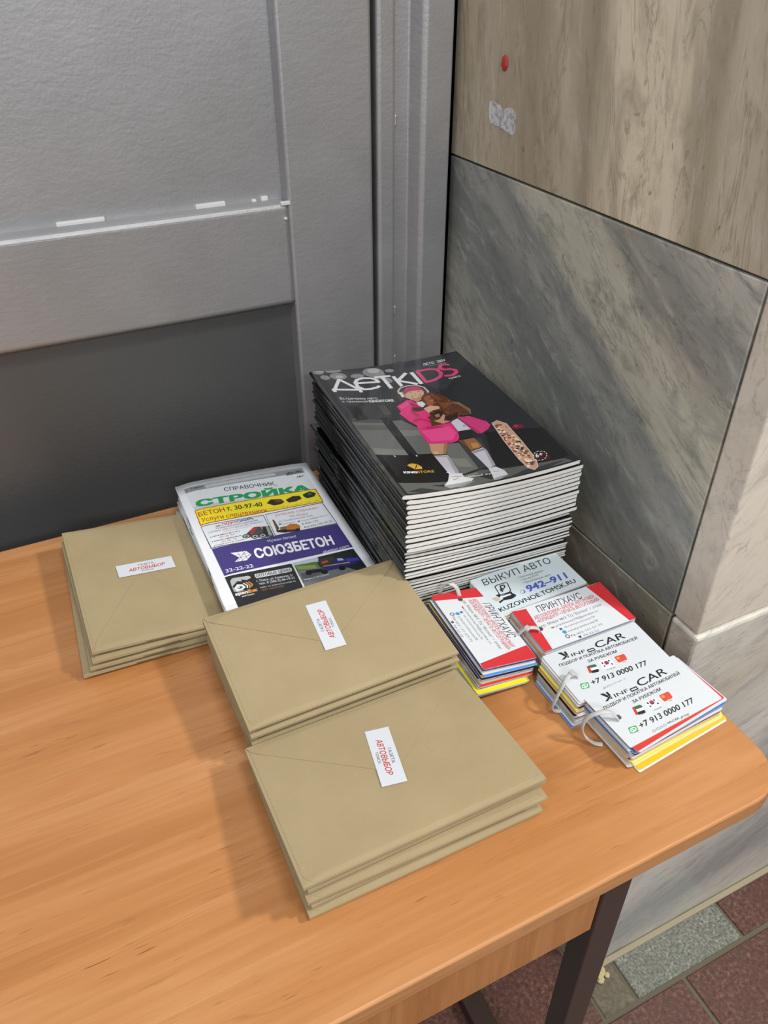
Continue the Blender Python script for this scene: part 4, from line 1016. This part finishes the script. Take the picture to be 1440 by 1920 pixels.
# casing: a folded profile with a sloping inner face
prof = [(0.4755, 0.060), (0.4755, 0.016), (0.499, 0.014), (0.509, -0.001), (0.514, -0.004), (0.549, -0.004), (0.551, -0.001), (0.551, 0.060)]
casing = prism('casing', [(x, y) for x, y in reversed(prof)], 0.0, 2.1, PAINT, frame)
bevel(casing, 0.0015, 2, 0.3)
for z in (0.56, 0.635, 0.30, 0.22, 0.88): box('weld_bead', 0.4730, 0.4775, 0.0005, 0.018, T + z - 0.45, T + z - 0.436, PAINT, frame, 0.0018, 2)
box('jamb_bar', -0.575, -0.545, -0.001, 0.05, 0.0, 2.1, PAINT, frame, 0.005, 4)
box('casing', -0.66, -0.577, -0.004, 0.06, 0.0, 2.1, PAINT, frame, 0.002, 2)
box('lintel', -0.66, 0.551, -0.003, 0.06, 2.101, 2.2, PAINT, frame, 0.002, 2)
wl = tag(box('wall_left', -2.6, -0.662, 0.93, 1.044, 0.0, 2.6, M_FRONT), kind='structure')

# ------------------------------------------------------------------ table
table = tag(empty('table', (0, 0, 0)), 'wooden table with orange laminate top, brown apron and dark steel legs', 'table')
TX0, TX1, TY0, TY1, RC = -0.88, 0.521, 0.2265, 0.900, 0.046
def rrect(x0, x1, y0, y1, rads, n=7):
    out = []
    for (cx, cy, a0), r in zip(((x1, y0, -90), (x1, y1, 0), (x0, y1, 90), (x0, y0, 180)), rads):
        sx = -1 if cx == x1 else 1; sy_ = -1 if cy == y1 else 1
        for k in range(n + 1):
            a = math.radians(a0 + 90 * k / n); out.append((cx + sx * r + r * math.cos(a), cy + sy_ * r + r * math.sin(a)))
    return out
top = prism('tabletop', rrect(TX0, TX1, TY0, TY1, (RC, 0.02, 0.02, RC)), T - 0.022, T, WOOD, table, 0.0025, 3)
box('apron', -0.70, 0.337, 0.250, 0.268, T - 0.150, T - 0.022, WOODV, table, 0.001, 1)
box('apron', -0.70, 0.337, 0.850, 0.868, T - 0.150, T - 0.022, WOODV, table, 0.001, 1)
for x in (0.3375, -0.735):
    for y in (0.248, 0.845):
        box('leg', x, x + 0.034, y, y + 0.026, 0.0, T - 0.022, LEGM, table, 0.002, 2)
    box('stretcher', x, x + 0.034, 0.2745, 0.8445, 0.0, 0.030, LEGM, table, 0.002, 2)
    box('stretcher', x, x + 0.034, 0.2745, 0.8445, T - 0.062, T - 0.022, LEGM, table, 0.002, 2)

# ------------------------------------------------------------------ envelopes
def smooth01(a): a = max(0.0, min(1.0, a)); return a * a * (3 - 2 * a)
def make_envelope(name, W, D, c4, hinge, tip, stick=None):
    """c4 = thickness at front-left, front-right, back-right, back-left; hinge 'far' or 'near'"""
    root = empty(name)
    def tk(x, y):
        u = x / W; q = y / D
        t = (c4[0] * (1 - u) + c4[1] * u) * (1 - q) + (c4[3] * (1 - u) + c4[2] * u) * q
        e = min(smooth01(x / 0.010), smooth01((W - x) / 0.010)); f = smooth01(y / 0.045)
        return t, e, f
    def zt(x, y): t, e, f = tk(x, y); return t * (0.88 + 0.10 * min(e, smooth01(y / 0.006), smooth01((D - y) / 0.006)))
    def zb(x, y): t, e, f = tk(x, y); return t * max(0.22 * (1 - e), 0.60 * (1 - f))
    gx = [0, .004, .010, .03, .06, .09, .5 * W] ; gx = gx + [W - a for a in reversed(gx[:-1])]
    gy = [0, .003, .006, .012, .02, .032, .045, .055, 0.55 * D, D - .05, D - .01, D - .006, D - .003, D]
    nx, ny = len(gx), len(gy)
    v = [(x, y, zt(x, y)) for y in gy for x in gx] + [(x, y, zb(x, y)) for y in gy for x in gx]; n0 = nx * ny; f = []
    for j in range(ny - 1):
        for i in range(nx - 1):
            a = j * nx + i; f.append((a, a + 1, a + nx + 1, a + nx)); f.append((n0 + a, n0 + a + nx, n0 + a + nx + 1, n0 + a + 1))
    for i in range(nx - 1):
        a = i; f.append((n0 + a, n0 + a + 1, a + 1, a)); a = (ny - 1) * nx + i; f.append((a, a + 1, n0 + a + 1, n0 + a))
    for j in range(ny - 1):
        a = j * nx; f.append((n0 + a + nx, n0 + a, a, a + nx)); a = j * nx + nx - 1; f.append((n0 + a, n0 + a + nx, a + nx, a))
    mesh_obj('body', v, f, KRAFT, root, smooth=False)
    def sheet(nm, rows, off, cols=13):
        vv = []; ff = []
        for y, xl, xr in rows:
            for i in range(cols):
                x = xl + (xr - xl) * i / (cols - 1); vv.append((x, y, zt(min(max(x, 0), W), min(max(y, 0), D)) + off))
        nr = len(rows)
        for j in range(nr - 1):
            for i in range(cols - 1):
                a = j * cols + i; ff.append((a, a + 1, a + cols + 1, a + cols))
        ring = list(range(cols)) + [j * cols + cols - 1 for j in range(1, nr)] + [(nr - 1) * cols + i for i in range(cols - 2, -1, -1)] + [j * cols for j in range(nr - 2, 0, -1)]
        b0 = len(vv)
        for k in ring: vv.append((vv[k][0], vv[k][1], vv[k][2] - off - 0.0001))
        for k in range(len(ring)): ff.append((ring[k], b0 + k, b0 + (k + 1) % len(ring), ring[(k + 1) % len(ring)]))
        return mesh_obj(nm, vv, ff, KRAFT, root)
    R = 0.010; rows = []
    for k in range(6):
        a = k / 5; y = R * (1 - math.cos(a * math.pi / 2)) if True else 0
        rows.append((0.0008 + R * (1 - math.cos(math.pi / 2 * a)), 0.003 + R * (1 - math.sin(math.pi / 2 * a)), W - 0.003 - R * (1 - math.sin(math.pi / 2 * a))))
    rows += [(D * q, 0.003, W - 0.003) for q in (0.2, 0.35, 0.5, 0.65, 0.8, 0.93)] + [(D - 0.003, 0.003, W - 0.003)]
    if hinge == 'near': rows = [(D - y, a, b) for y, a, b in reversed(rows)]
    sheet('pocket_panel', rows, 0.00035)
    fl = []
    for k in range(15):
        q = k / 14; y = q * tip
        inset = 0.0012 + 0.5 * (W - 0.016) * max(0.0, (y - 0.006) / (tip - 0.006)) if y > 0.006 else 0.0012
        if y < 0.010: inset = max(inset, 0.0012 + 0.006 * (y / 0.010) ** 2)
        fl.append((y, inset, W - inset))
    fl = [(D - y, a, b) for y, a, b in reversed(fl)] if hinge == 'far' else fl
    sheet('flap', fl, 0.00105)
    if stick:
        cx, cy, ang = stick; sw, sh = 0.064, 0.022
        st_ = empty('address_sticker'); st_.parent = root
        zz = zt(cx, cy)
        gxz = (zt(cx + .03, cy) - zt(cx - .03, cy)) / .06; gyz = (zt(cx, cy + .03) - zt(cx, cy - .03)) / .06
        nz = Vector((-gxz, -gyz, 1)).normalized(); q = Vector((0, 0, 1)).rotation_difference(nz).to_matrix() @ Matrix.Rotation(math.radians(ang), 3, 'Z')
        st_.location = (cx, cy, zz + 0.0014); st_.rotation_euler = q.to_euler()
        box('label_paper', -sw / 2, sw / 2, -sh / 2, sh / 2, 0.0, 0.00012, STICK, st_)
        pr = build_print('label_lettering', PRINTS['stick'], 64, 22, st_, None, 0.5, 0.00014, 0.00002, None, 'sticker_ink')
        pr.location = (-sw / 2, -sh / 2, 0.0)
    return root
def env_stack(n, W, D, c4, x, y, rz, hinge, tip, stick, where, group, jit):
    rg = random.Random(len(where)); fl, fr, br, bl = c4
    z = T + 0.0006; slopex = 0.0; slopey = 0.0
    for i in range(n):
        topmost = i == n - 1
        e = make_envelope('envelope', W, D, c4, hinge, tip, stick if topmost else None)
        dx, dy, da = jit[i]
        e.location = (x + dx, y + dy, T + 0.0006 + i * fl + i * 0.0015)
        e.rotation_euler = (i * ((bl + br) - (fl + fr)) / 2 / D, -i * ((fr + br) - (fl + bl)) / 2 / W, math.radians(rz + da))
        words = ['bottom', 'second', 'third', 'fourth', 'fifth']
        if topmost: lab = 'brown kraft envelope with a red-lettered sticker on top of ' + where
        elif i == 0: lab = 'brown kraft envelope at the bottom of ' + where
        else: lab = 'brown kraft envelope, %s from the bottom of %s' % (words[i], where)
        tag(e, lab, 'envelope', group)
env_stack(5, 0.216, 0.151, (0.0096, 0.0100, 0.0064, 0.0064), 0.0755, 0.2990, -0.2, 'far', 0.082, (0.107, 0.084, -101), 'the stack nearest the table edge', 'kraft envelopes in the nearest stack',
          [(0.002, 0.0005, -0.2), (0.005, 0.002, 0.7), (0.002, 0.000, -1.0), (0.004, 0.0025, 0.5), (0.0, 0.0, 0.0)])
env_stack(5, 0.216, 0.146, (0.0094, 0.0090, 0.0111, 0.0115), 0.0835, 0.4560, 0.6, 'far', 0.080, (0.110, 0.086, 86), 'the middle stack', 'kraft envelopes in the middle stack',
          [(0.002, 0.0005, 0), (0.003, 0.001, 0.2), (0.001, 0.0005, 0), (0.001, 0.000, -0.2), (0.0, 0.0, 0.0)])
env_stack(4, 0.143, 0.217, (0.0084, 0.0042, 0.0046, 0.0092), -0.028, 0.6290, 0.3, 'near', 0.105, (0.079, 0.120, 0.5), 'the left stack', 'kraft envelopes in the left stack',
          [(-0.014, 0.002, -2.6), (-0.006, -0.001, -1.8), (-0.002, -0.003, 0.4), (0.0, 0.0, 0.0)])

# ------------------------------------------------------------------ black glossy magazines
MW, MD = 0.209, 0.297
def mag_profile(t0, t1, sag):
    """heights of the lower and upper skin from the spine (x=0) to the fore-edge"""
    def mid(x): u = x / MW; return -4 * sag * u * (1 - u)
    def th(x): return t0 + (t1 - t0) * (x / MW) ** 0.8
    return mid, th
def make_magazine(i, t0, t1, sag, printed):
    root = empty('magazine')
    mid, th = mag_profile(t0, t1, sag)
    xs_ = [0.010, 0.022, 0.045, 0.075, 0.105, 0.135, 0.165, 0.19, MW]
    r0 = t0 / 2; ct = 0.0002
    upper = [(x, mid(x) + th(x)) for x in xs_]; lower = [(x, mid(x)) for x in xs_]
    sp = [(0.004 - 0.004 * math.cos(a), r0 + r0 * math.sin(a)) for a in [math.pi / 2 * k / 3 for k in (2, 1, 0, -1, -2)]]
    out = list(reversed(upper)) + [(0.004, t0 * 0.995)] + sp + [(0.004, t0 * 0.005)] + lower
    inn = []
    for k, (x, z) in enumerate(out):
        a = Vector(out[max(k - 1, 0)]); b = Vector(out[min(k + 1, len(out) - 1)]); d = (b - a).normalized(); nn = Vector((-d.y, d.x))
        inn.append((x + nn.x * ct, z + nn.y * ct))
    n = len(out); v = []
    for y in (0.0, MD):
        v += [(x, y, z) for x, z in out] + [(x, y, z) for x, z in inn]
    S = 2 * n; f = []
    for k in range(n - 1):
        f.append((k, k + 1, S + k + 1, S + k)); f.append((n + k + 1, n + k, S + n + k, S + n + k + 1))
        f.append((k + 1, k, n + k, n + k + 1)); f.append((S + k, S + k + 1, S + n + k + 1, S + n + k))
    f.append((0, S, S + n, n)); f.append((n - 1, 2 * n - 1, S + 2 * n - 1, S + n - 1))
    cov = mesh_obj('cover', v, f, COVER, root)
    pin = inn; v = [(x - (0.0002 if x > MW - 0.001 else 0), y, z) for y in (0.0003, MD - 0.0003) for x, z in pin]
    f = [tuple(range(n)), tuple(range(2 * n - 1, n - 1, -1))] + [(k + 1, k, n + k, n + k + 1) for k in range(n - 1)] + [(0, n - 1, 2 * n - 1, n)]
    mesh_obj('page_block', v, f, PAPER, root)
    for y in (0.085, 0.212):
        box('staple', -0.0004, 0.0004, y - 0.006, y + 0.006, r0 - 0.0003, r0 + 0.0003, STEEL, root)
    if printed:
        def sf(x, y):
            x = max(0.0, min(MW, x))
            return mid(x) + th(x) if x >= 0.004 else t0 * (1 - 0.5 * ((0.004 - x) / 0.004) ** 2)
        def sf2(x, y):   # follow the straight facets of the cover
            xs2 = [0.004] + xs_; x = max(0.004, min(MW, x))
            for a, b in zip(xs2[:-1], xs2[1:]):
                if a <= x <= b + 1e-9:
                    za = t0 * 0.995 if a == 0.004 else mid(a) + th(a); zb_ = mid(b) + th(b)
                    return za + (zb_ - za) * (x - a) / (b - a)
            return mid(x) + th(x)
        p = build_print('cover_print', [o for o in PRINTS['mag']], 208, 297, cov, None, 0.22, 0.0001, 0.00002, None, 'mag_ink', 0.25)
        # cut along the facet lines and lay on the cover
        bm = bmesh.new(); bm.from_mesh(p.data)
        for c in xs_[:-1]: bmesh.ops.bisect_plane(bm, geom=bm.verts[:] + bm.edges[:] + bm.faces[:], plane_co=(c, 0, 0), plane_no=(1, 0, 0), dist=1e-7)
        for vv in bm.verts: vv.co.x = max(vv.co.x, 0.004); vv.co.z += sf2(vv.co.x, vv.co.y)
        bm.to_mesh(p.data); bm.free()
    return root
groups = [(13, 0.0040, 0.0032, 'lower'), (8, 0.0042, 0.0034, 'middle'), (12, 0.0057, 0.0051, 'upper')]
cnt = sum(a[0] for a in groups); z = T + 0.0004; lean = 0.0; idx = 0; rg = random.Random(11)
ORD = ['bottom', 'second', 'third', 'fourth', 'fifth', 'sixth', 'seventh', 'eighth', 'ninth', 'tenth', 'eleventh', 'twelfth', 'thirteenth']
for gi, (n, t0, t1, gname) in enumerate(groups):
    if gi: z += 0.0018; lean -= 0.034
    for k in range(n):
        last = idx == cnt - 1
        sag = 0.0058 * (idx / cnt) ** 1.2
        e = make_magazine(idx, t0, t1, sag, last)
        gx = (0.005, 0.001, 0.000)[gi] + rg.uniform(-0.0012, 0.0012) - (0.004 if last else 0); gyy = (0.009, 0.004, 0.000)[gi] + rg.uniform(-0.0012, 0.0012)
        ga = (-2.9, -3.0, -3.2)[gi] + rg.uniform(-0.3, 0.3)
        if gi == 0 and k == n - 1: gx -= 0.005
        if gi == 1 and k == n - 1: ga += 0.8
        if k == n - 1: z += 0.0009
        e.location = (0.2935 + gx, 0.5635 + gyy, z); e.rotation_euler = (0, lean, math.radians(ga))
        if last: lab = 'black glossy magazine with a girl in a pink jacket, on top of the tall stack'
        elif idx == 0: lab = 'black glossy magazine at the very bottom of the tall stack'
        elif k == 0: lab = 'black glossy magazine, lowest of the %s bundle in the tall stack' % gname
        else: lab = 'black glossy magazine, %s from the bottom of the %s bundle in the tall stack' % (ORD[k], gname)
        tag(e, lab, 'magazine', 'black magazines in the tall stack')
        z += t0 + (0.00045 if gi < 2 else 0.0005); lean += (t0 - t1) / MW * 0.96; idx += 1

# ------------------------------------------------------------------ white building directories
DW, DD = 0.180, 0.268
def make_directory(i, t, printed, lift):
    root = empty('directory')
    def zt(x, y):
        a = t * (0.52 + 0.48 * smooth01(x / 0.022)) * (0.80 + 0.20 * smooth01((DW - x) / 0.02)); a *= 1 - 0.26 * x / DW; return a + lift * (math.sin(math.pi * min(1, max(0, x / DW))) ** 1.0) * smooth01((y - 0.12) / 0.148)
    def zb(x, y): return t * 0.10 * (1 - smooth01(x / 0.008))
    gx = [0, 0.002, 0.005, 0.010, 0.016, 0.022, 0.045, 0.07, 0.09, 0.11, 0.135, 0.16, 0.172, DW]; gy = [0, 0.06, 0.12, 0.15, 0.18, 0.21, 0.24, DD]
    nx, ny = len(gx), len(gy)
    v = [(x, y, zt(x, y)) for y in gy for x in gx] + [(x, y, zb(x, y)) for y in gy for x in gx]; n0 = nx * ny; f = []
    for j in range(ny - 1):
        for k in range(nx - 1):
            a = j * nx + k; f.append((a, a + 1, a + nx + 1, a + nx)); f.append((n0 + a, n0 + a + nx, n0 + a + nx + 1, n0 + a + 1))
    for k in range(nx - 1):
        a = k; f.append((n0 + a, n0 + a + 1, a + 1, a)); a = (ny - 1) * nx + k; f.append((a, a + 1, n0 + a + 1, n0 + a))
    for j in range(ny - 1):
        a = j * nx; f.append((n0 + a + nx, n0 + a, a, a + nx)); a = j * nx + nx - 1; f.append((n0 + a, n0 + a + nx, a + nx, a))
    body = mesh_obj('pages', v, f, WHITE, root)
    for p in body.data.polygons: p.use_smooth = p.index < 2 * (nx - 1) * (ny - 1) and p.index % 2 == 0
    for y in (0.085, 0.19):
        box('staple', -0.0006, 0.0002, y - 0.007, y + 0.007, t * 0.28, t * 0.28 + 0.0007, STEEL, root)
    if printed:
        def sf(x, y):
            for a, b in zip(gx[:-1], gx[1:]):
                if a - 1e-9 <= x <= b + 1e-9: break
            for c, d in zip(gy[:-1], gy[1:]):
                if c - 1e-9 <= y <= d + 1e-9: break
            u = (x - a) / (b - a); q = (y - c) / (d - c)
            return (zt(a, c) * (1 - u) + zt(b, c) * u) * (1 - q) + (zt(a, d) * (1 - u) + zt(b, d) * u) * q
        p = build_print('cover_print', PRINTS['dir'], 180, 268, body, None, 0.45, 0.00025, 0.00003, None, 'dir_ink')
        bm = bmesh.new(); bm.from_mesh(p.data)
        for c in gx[1:-1]: bmesh.ops.bisect_plane(bm, geom=bm.verts[:] + bm.edges[:] + bm.faces[:], plane_co=(c, 0, 0), plane_no=(1, 0, 0), dist=1e-7)
        for c in gy[1:-1]: bmesh.ops.bisect_plane(bm, geom=bm.verts[:] + bm.edges[:] + bm.faces[:], plane_co=(0, c, 0), plane_no=(0, 1, 0), dist=1e-7)
        for vv in bm.verts: vv.co.z += sf(min(max(vv.co.x, 0), DW), min(max(vv.co.y, 0), DD))
        bm.to_mesh(p.data); bm.free()
    return root
z = T + 0.0004; nD = 8; rg = random.Random(5)
for i in range(nD):
    last = i == nD - 1
    e = make_directory(i, 0.0055, last, 0.0015 if last else 0.0)
    e.location = (0.1105 + (0 if last else rg.uniform(-0.0015, 0.0015)) - (0.007 if i == 1 else 0), 0.6105 - (0.004 if i == 1 else 0), z)
    e.rotation_euler = (0, i * 0.0081, math.radians(-1.6 + (0 if last else rg.uniform(-0.4, 0.4)) - (0.5 if i == 1 else 0)))
    lab = 'white building directory with green title and purple band, on top of its stack' if last else ('white building directory at the bottom of the stack by the kraft envelopes' if i == 0 else 'white building directory, %s from the bottom of the stack by the kraft envelopes' % ORD[i])
    tag(e, lab, 'directory', 'white building directories'); z += 0.0058

# ------------------------------------------------------------------ bundles of business cards on zip ties
CW, CD, CT = 0.117, 0.063, 0.00085
CARD_COL = ['d4d8de', 'cfd2d6', 'b8babd', 'd9d9d6', '26262b', 'd8392f', '3f78c4', 'f2df3a', '9aa4ad', '3a2f6d', 'd9dde2', 'e8b23a', 'b9bcc0', 'eeeeec', '6c7076', 'dfe6ea']
CARD_MESH = {}
def card_mesh(colr):
    if colr not in CARD_MESH:
        m = mat('card_' + colr, colr, 0.4); e_ = mat('card_edge', 'c9cac8', 0.7)
        r = 0.0015; pl = rrect(-CW / 2, CW / 2, -CD / 2, CD / 2, (r, r, r, r), 2); n = len(pl)
        v = [(x, y, 0) for x, y in pl] + [(x, y, CT) for x, y in pl]
        f = [tuple(range(n - 1, -1, -1)), tuple(range(n, 2 * n))] + [(k, (k + 1) % n, n + (k + 1) % n, n + k) for k in range(n)]
        me = bpy.data.meshes.new('card'); me.from_pydata(v, [], f); me.materials.append(m); me.materials.append(e_)
        for k, p in enumerate(me.polygons): p.material_index = 1 if k >= 2 else 0
        CARD_MESH[colr] = me
    return CARD_MESH[colr]
def bundle(cx, cy, rz, n, fan, seed, art, artsize, topcol, cols, label, spread=0.0012, tilt=(0, 0), wild=0.006, peek={}):
    root = empty('card_bundle', (cx, cy, T + 0.0004 + abs(math.sin(tilt[0])) * CD / 2), (tilt[0], tilt[1], math.radians(rz)))
    rg = random.Random(seed); z = 0.0
    for i in range(n):
        top_ = i == n - 1; q = 1 - i / (n - 1)
        colr = topcol if top_ else cols[i % len(cols)] if i < len(cols) else rg.choice(CARD_COL)
        pk = peek.get(i, peek.get(i - n))
        if pk: colr = pk[0]
        c = link(bpy.data.objects.new('card', card_mesh(colr)), root)
        dx = fan[0] * q + (0 if top_ else rg.uniform(-spread, spread)); dy = fan[1] * q + (0 if top_ else rg.uniform(-spread, spread))
        if not top_ and rg.random() < 0.15: dx += rg.uniform(-wild, wild) * 0.6; dy -= rg.uniform(0, wild) * 0.5
        c.location = (dx, dy, z); c.rotation_euler = (0, 0, 0 if top_ else math.radians(fan[2] * q + rg.uniform(-0.7, 0.7)))
        if pk: c.location.x += pk[1]; c.location.y += pk[2]; c.rotation_euler.z = math.radians(pk[3])
        z += CT + 0.00018
        if top_:
            p = build_print('card_print', PRINTS[art], artsize[0], artsize[1], c, None, 0.4, 0.00005, 0.00002, None, 'card_ink')
            p.location = (-CW / 2, -CD / 2, CT); p.scale = (CW * 1000 / artsize[0], CD * 1000 / artsize[1], 1)
    tag(root, label, 'card bundle', 'card bundles held by zip ties')
    return root
def world_tie(root, pts, head=None, hdir=None):
    bpy.context.view_layer.update()
    inv = root.matrix_world.inverted()
    P = [inv @ Vector((x, y, T + z)) for x, y, z in pts]
    t_ = tube('zip_tie', P, 0.0024, 0.0008, PLASTIC, root, 8, 8, (0.35, 1.0, 0.15))
    if head:
        h = inv @ Vector((head[0], head[1], T + head[2]))
        o = box('tie_head', -0.0034, 0.0034, -0.0030, 0.0030, -0.0022, 0.0022, PLASTIC, t_, 0.0012, 3)
        o.location = h; o.rotation_euler = (0.2, 0.4, math.radians(hdir or 0))
LOWC = ['e9eef0', 'f0dd35', 'e8e8e4', '8d9aa6', 'e4e8ee', '3a2f6d', 'c8cacd']
b1 = bundle(0.4355, 0.5345, 1.2, 29, (0.0, -0.002, 0), 21, 'vyk', (119, 60), 'cfdce2', ['c8cacd', 'e4e8ee'], 'card bundle with a pale blue car-buyout card on top, against the magazine stack', 0.001, (0.015, 0), 0.002)
b2 = bundle(0.345, 0.494, -92.2, 29, (0.006, -0.008, 2.0), 5, 'print', (119, 58.5), 'd9dee4', ['2a2438', 'e4e8ee', '3a2f6d', '8d9aa6', 'f0e02a', 'e4e8ee', 'b9bcc0'], 'turned card bundle with a red and white print-shop card, beside the middle envelopes', 0.001, (-0.15, 0), 0.003, {-2: ('3a2f6d', 0.0015, -0.001, -0.6), -4: ('d4d8de', 0.003, -0.001, 0.3), -5: ('3f8fe0', 0.004, -0.001, 0.6), -11: ('26262b', 0.0, -0.0035, 0), 6: ('f0e02a', 0.0035, -0.0035, 1.6), 5: ('8d9aa6', 0.003, -0.005, 1.6), 4: ('3a2f6d', 0.002, -0.006, 1.6)})
b3 = bundle(0.448, 0.468, -0.6, 29, (-0.004, -0.001, 0.6), 8, 'print', (119, 58.5), 'd9dee4', ['26262b', 'c8cacd', 'e4e8ee', '3a2f6d', '26262b', '6c7076', 'f2df3a'], 'card bundle with a level red and white print-shop card, below the car-buyout card', 0.0009, (0.03, 0.01), 0.002)
b4 = bundle(0.440, 0.3995, -0.6, 30, (-0.007, -0.004, 0.8), 13, 'info', (119, 58.5), 'd2d8de', ['e8b23a', '3f78c4', 'e4e8ee', 'b9bcc0', '6c7076', 'dfe6ea', '8d9aa6'], 'card bundle with a white car-import card on top, partly behind the nearest bundle', 0.0012, (0.02, 0), 0.002)
b5 = bundle(0.447, 0.341, 3.3, 29, (0.003, -0.004, -0.5), 17, 'info', (119, 58.5), 'd2d8de', ['eeeeec', 'f2c42a', 'eeeeec', 'dfe2e6', 'e9e87a', 'e4e8ee', 'c8cacd'], 'card bundle with a white car-import card on top, nearest the table corner', 0.0011, (0.02, 0), 0.005, {-2: ('cf3a2e', 0.0015, -0.0025, 2.6), -3: ('c9d0e6', 0.003, -0.0042, 2.2), -4: ('26262b', 0.003, -0.0046, 2.2), -5: ('3f78c4', 0.0005, -0.0035, 0.4), -9: ('26262b', 0.001, -0.003, 0.8), 7: ('e9e07a', 0.002, -0.0015, 0.6), 5: ('e9e07a', 0.002, -0.002, 0.8), 1: ('f0bf2a', 0.005, -0.005, 1.4), 0: ('eeeeec', 0.0045, -0.0065, 1.4)})
world_tie(b5, [(0.400, 0.3345, 0.0275), (0.399, 0.335, 0.034), (0.390, 0.339, 0.043), (0.380, 0.343, 0.042), (0.373, 0.347, 0.034), (0.370, 0.347, 0.023), (0.373, 0.344, 0.012), (0.380, 0.338, 0.005), (0.387, 0.334, 0.0035)])
world_tie(b4, [(0.397, 0.393, 0.029), (0.396, 0.393, 0.036), (0.389, 0.394, 0.040), (0.377, 0.389, 0.036), (0.368, 0.386, 0.022), (0.3665, 0.387, 0.010), (0.370, 0.386, 0.0045), (0.376, 0.384, 0.0035)], (0.3905, 0.3945, 0.0395), 20)
world_tie(b3, [(0.400, 0.462, 0.029), (0.399, 0.462, 0.036), (0.391, 0.464, 0.040), (0.383, 0.468, 0.036), (0.379, 0.472, 0.022), (0.380, 0.473, 0.010), (0.384, 0.472, 0.0045)], (0.3865, 0.4655, 0.0395), 30)
world_tie(b2, [(0.3515, 0.543, 0.028), (0.351, 0.545, 0.036), (0.349, 0.549, 0.044), (0.344, 0.5545, 0.047), (0.3385, 0.559, 0.042), (0.336, 0.5605, 0.032), (0.337, 0.560, 0.020)])
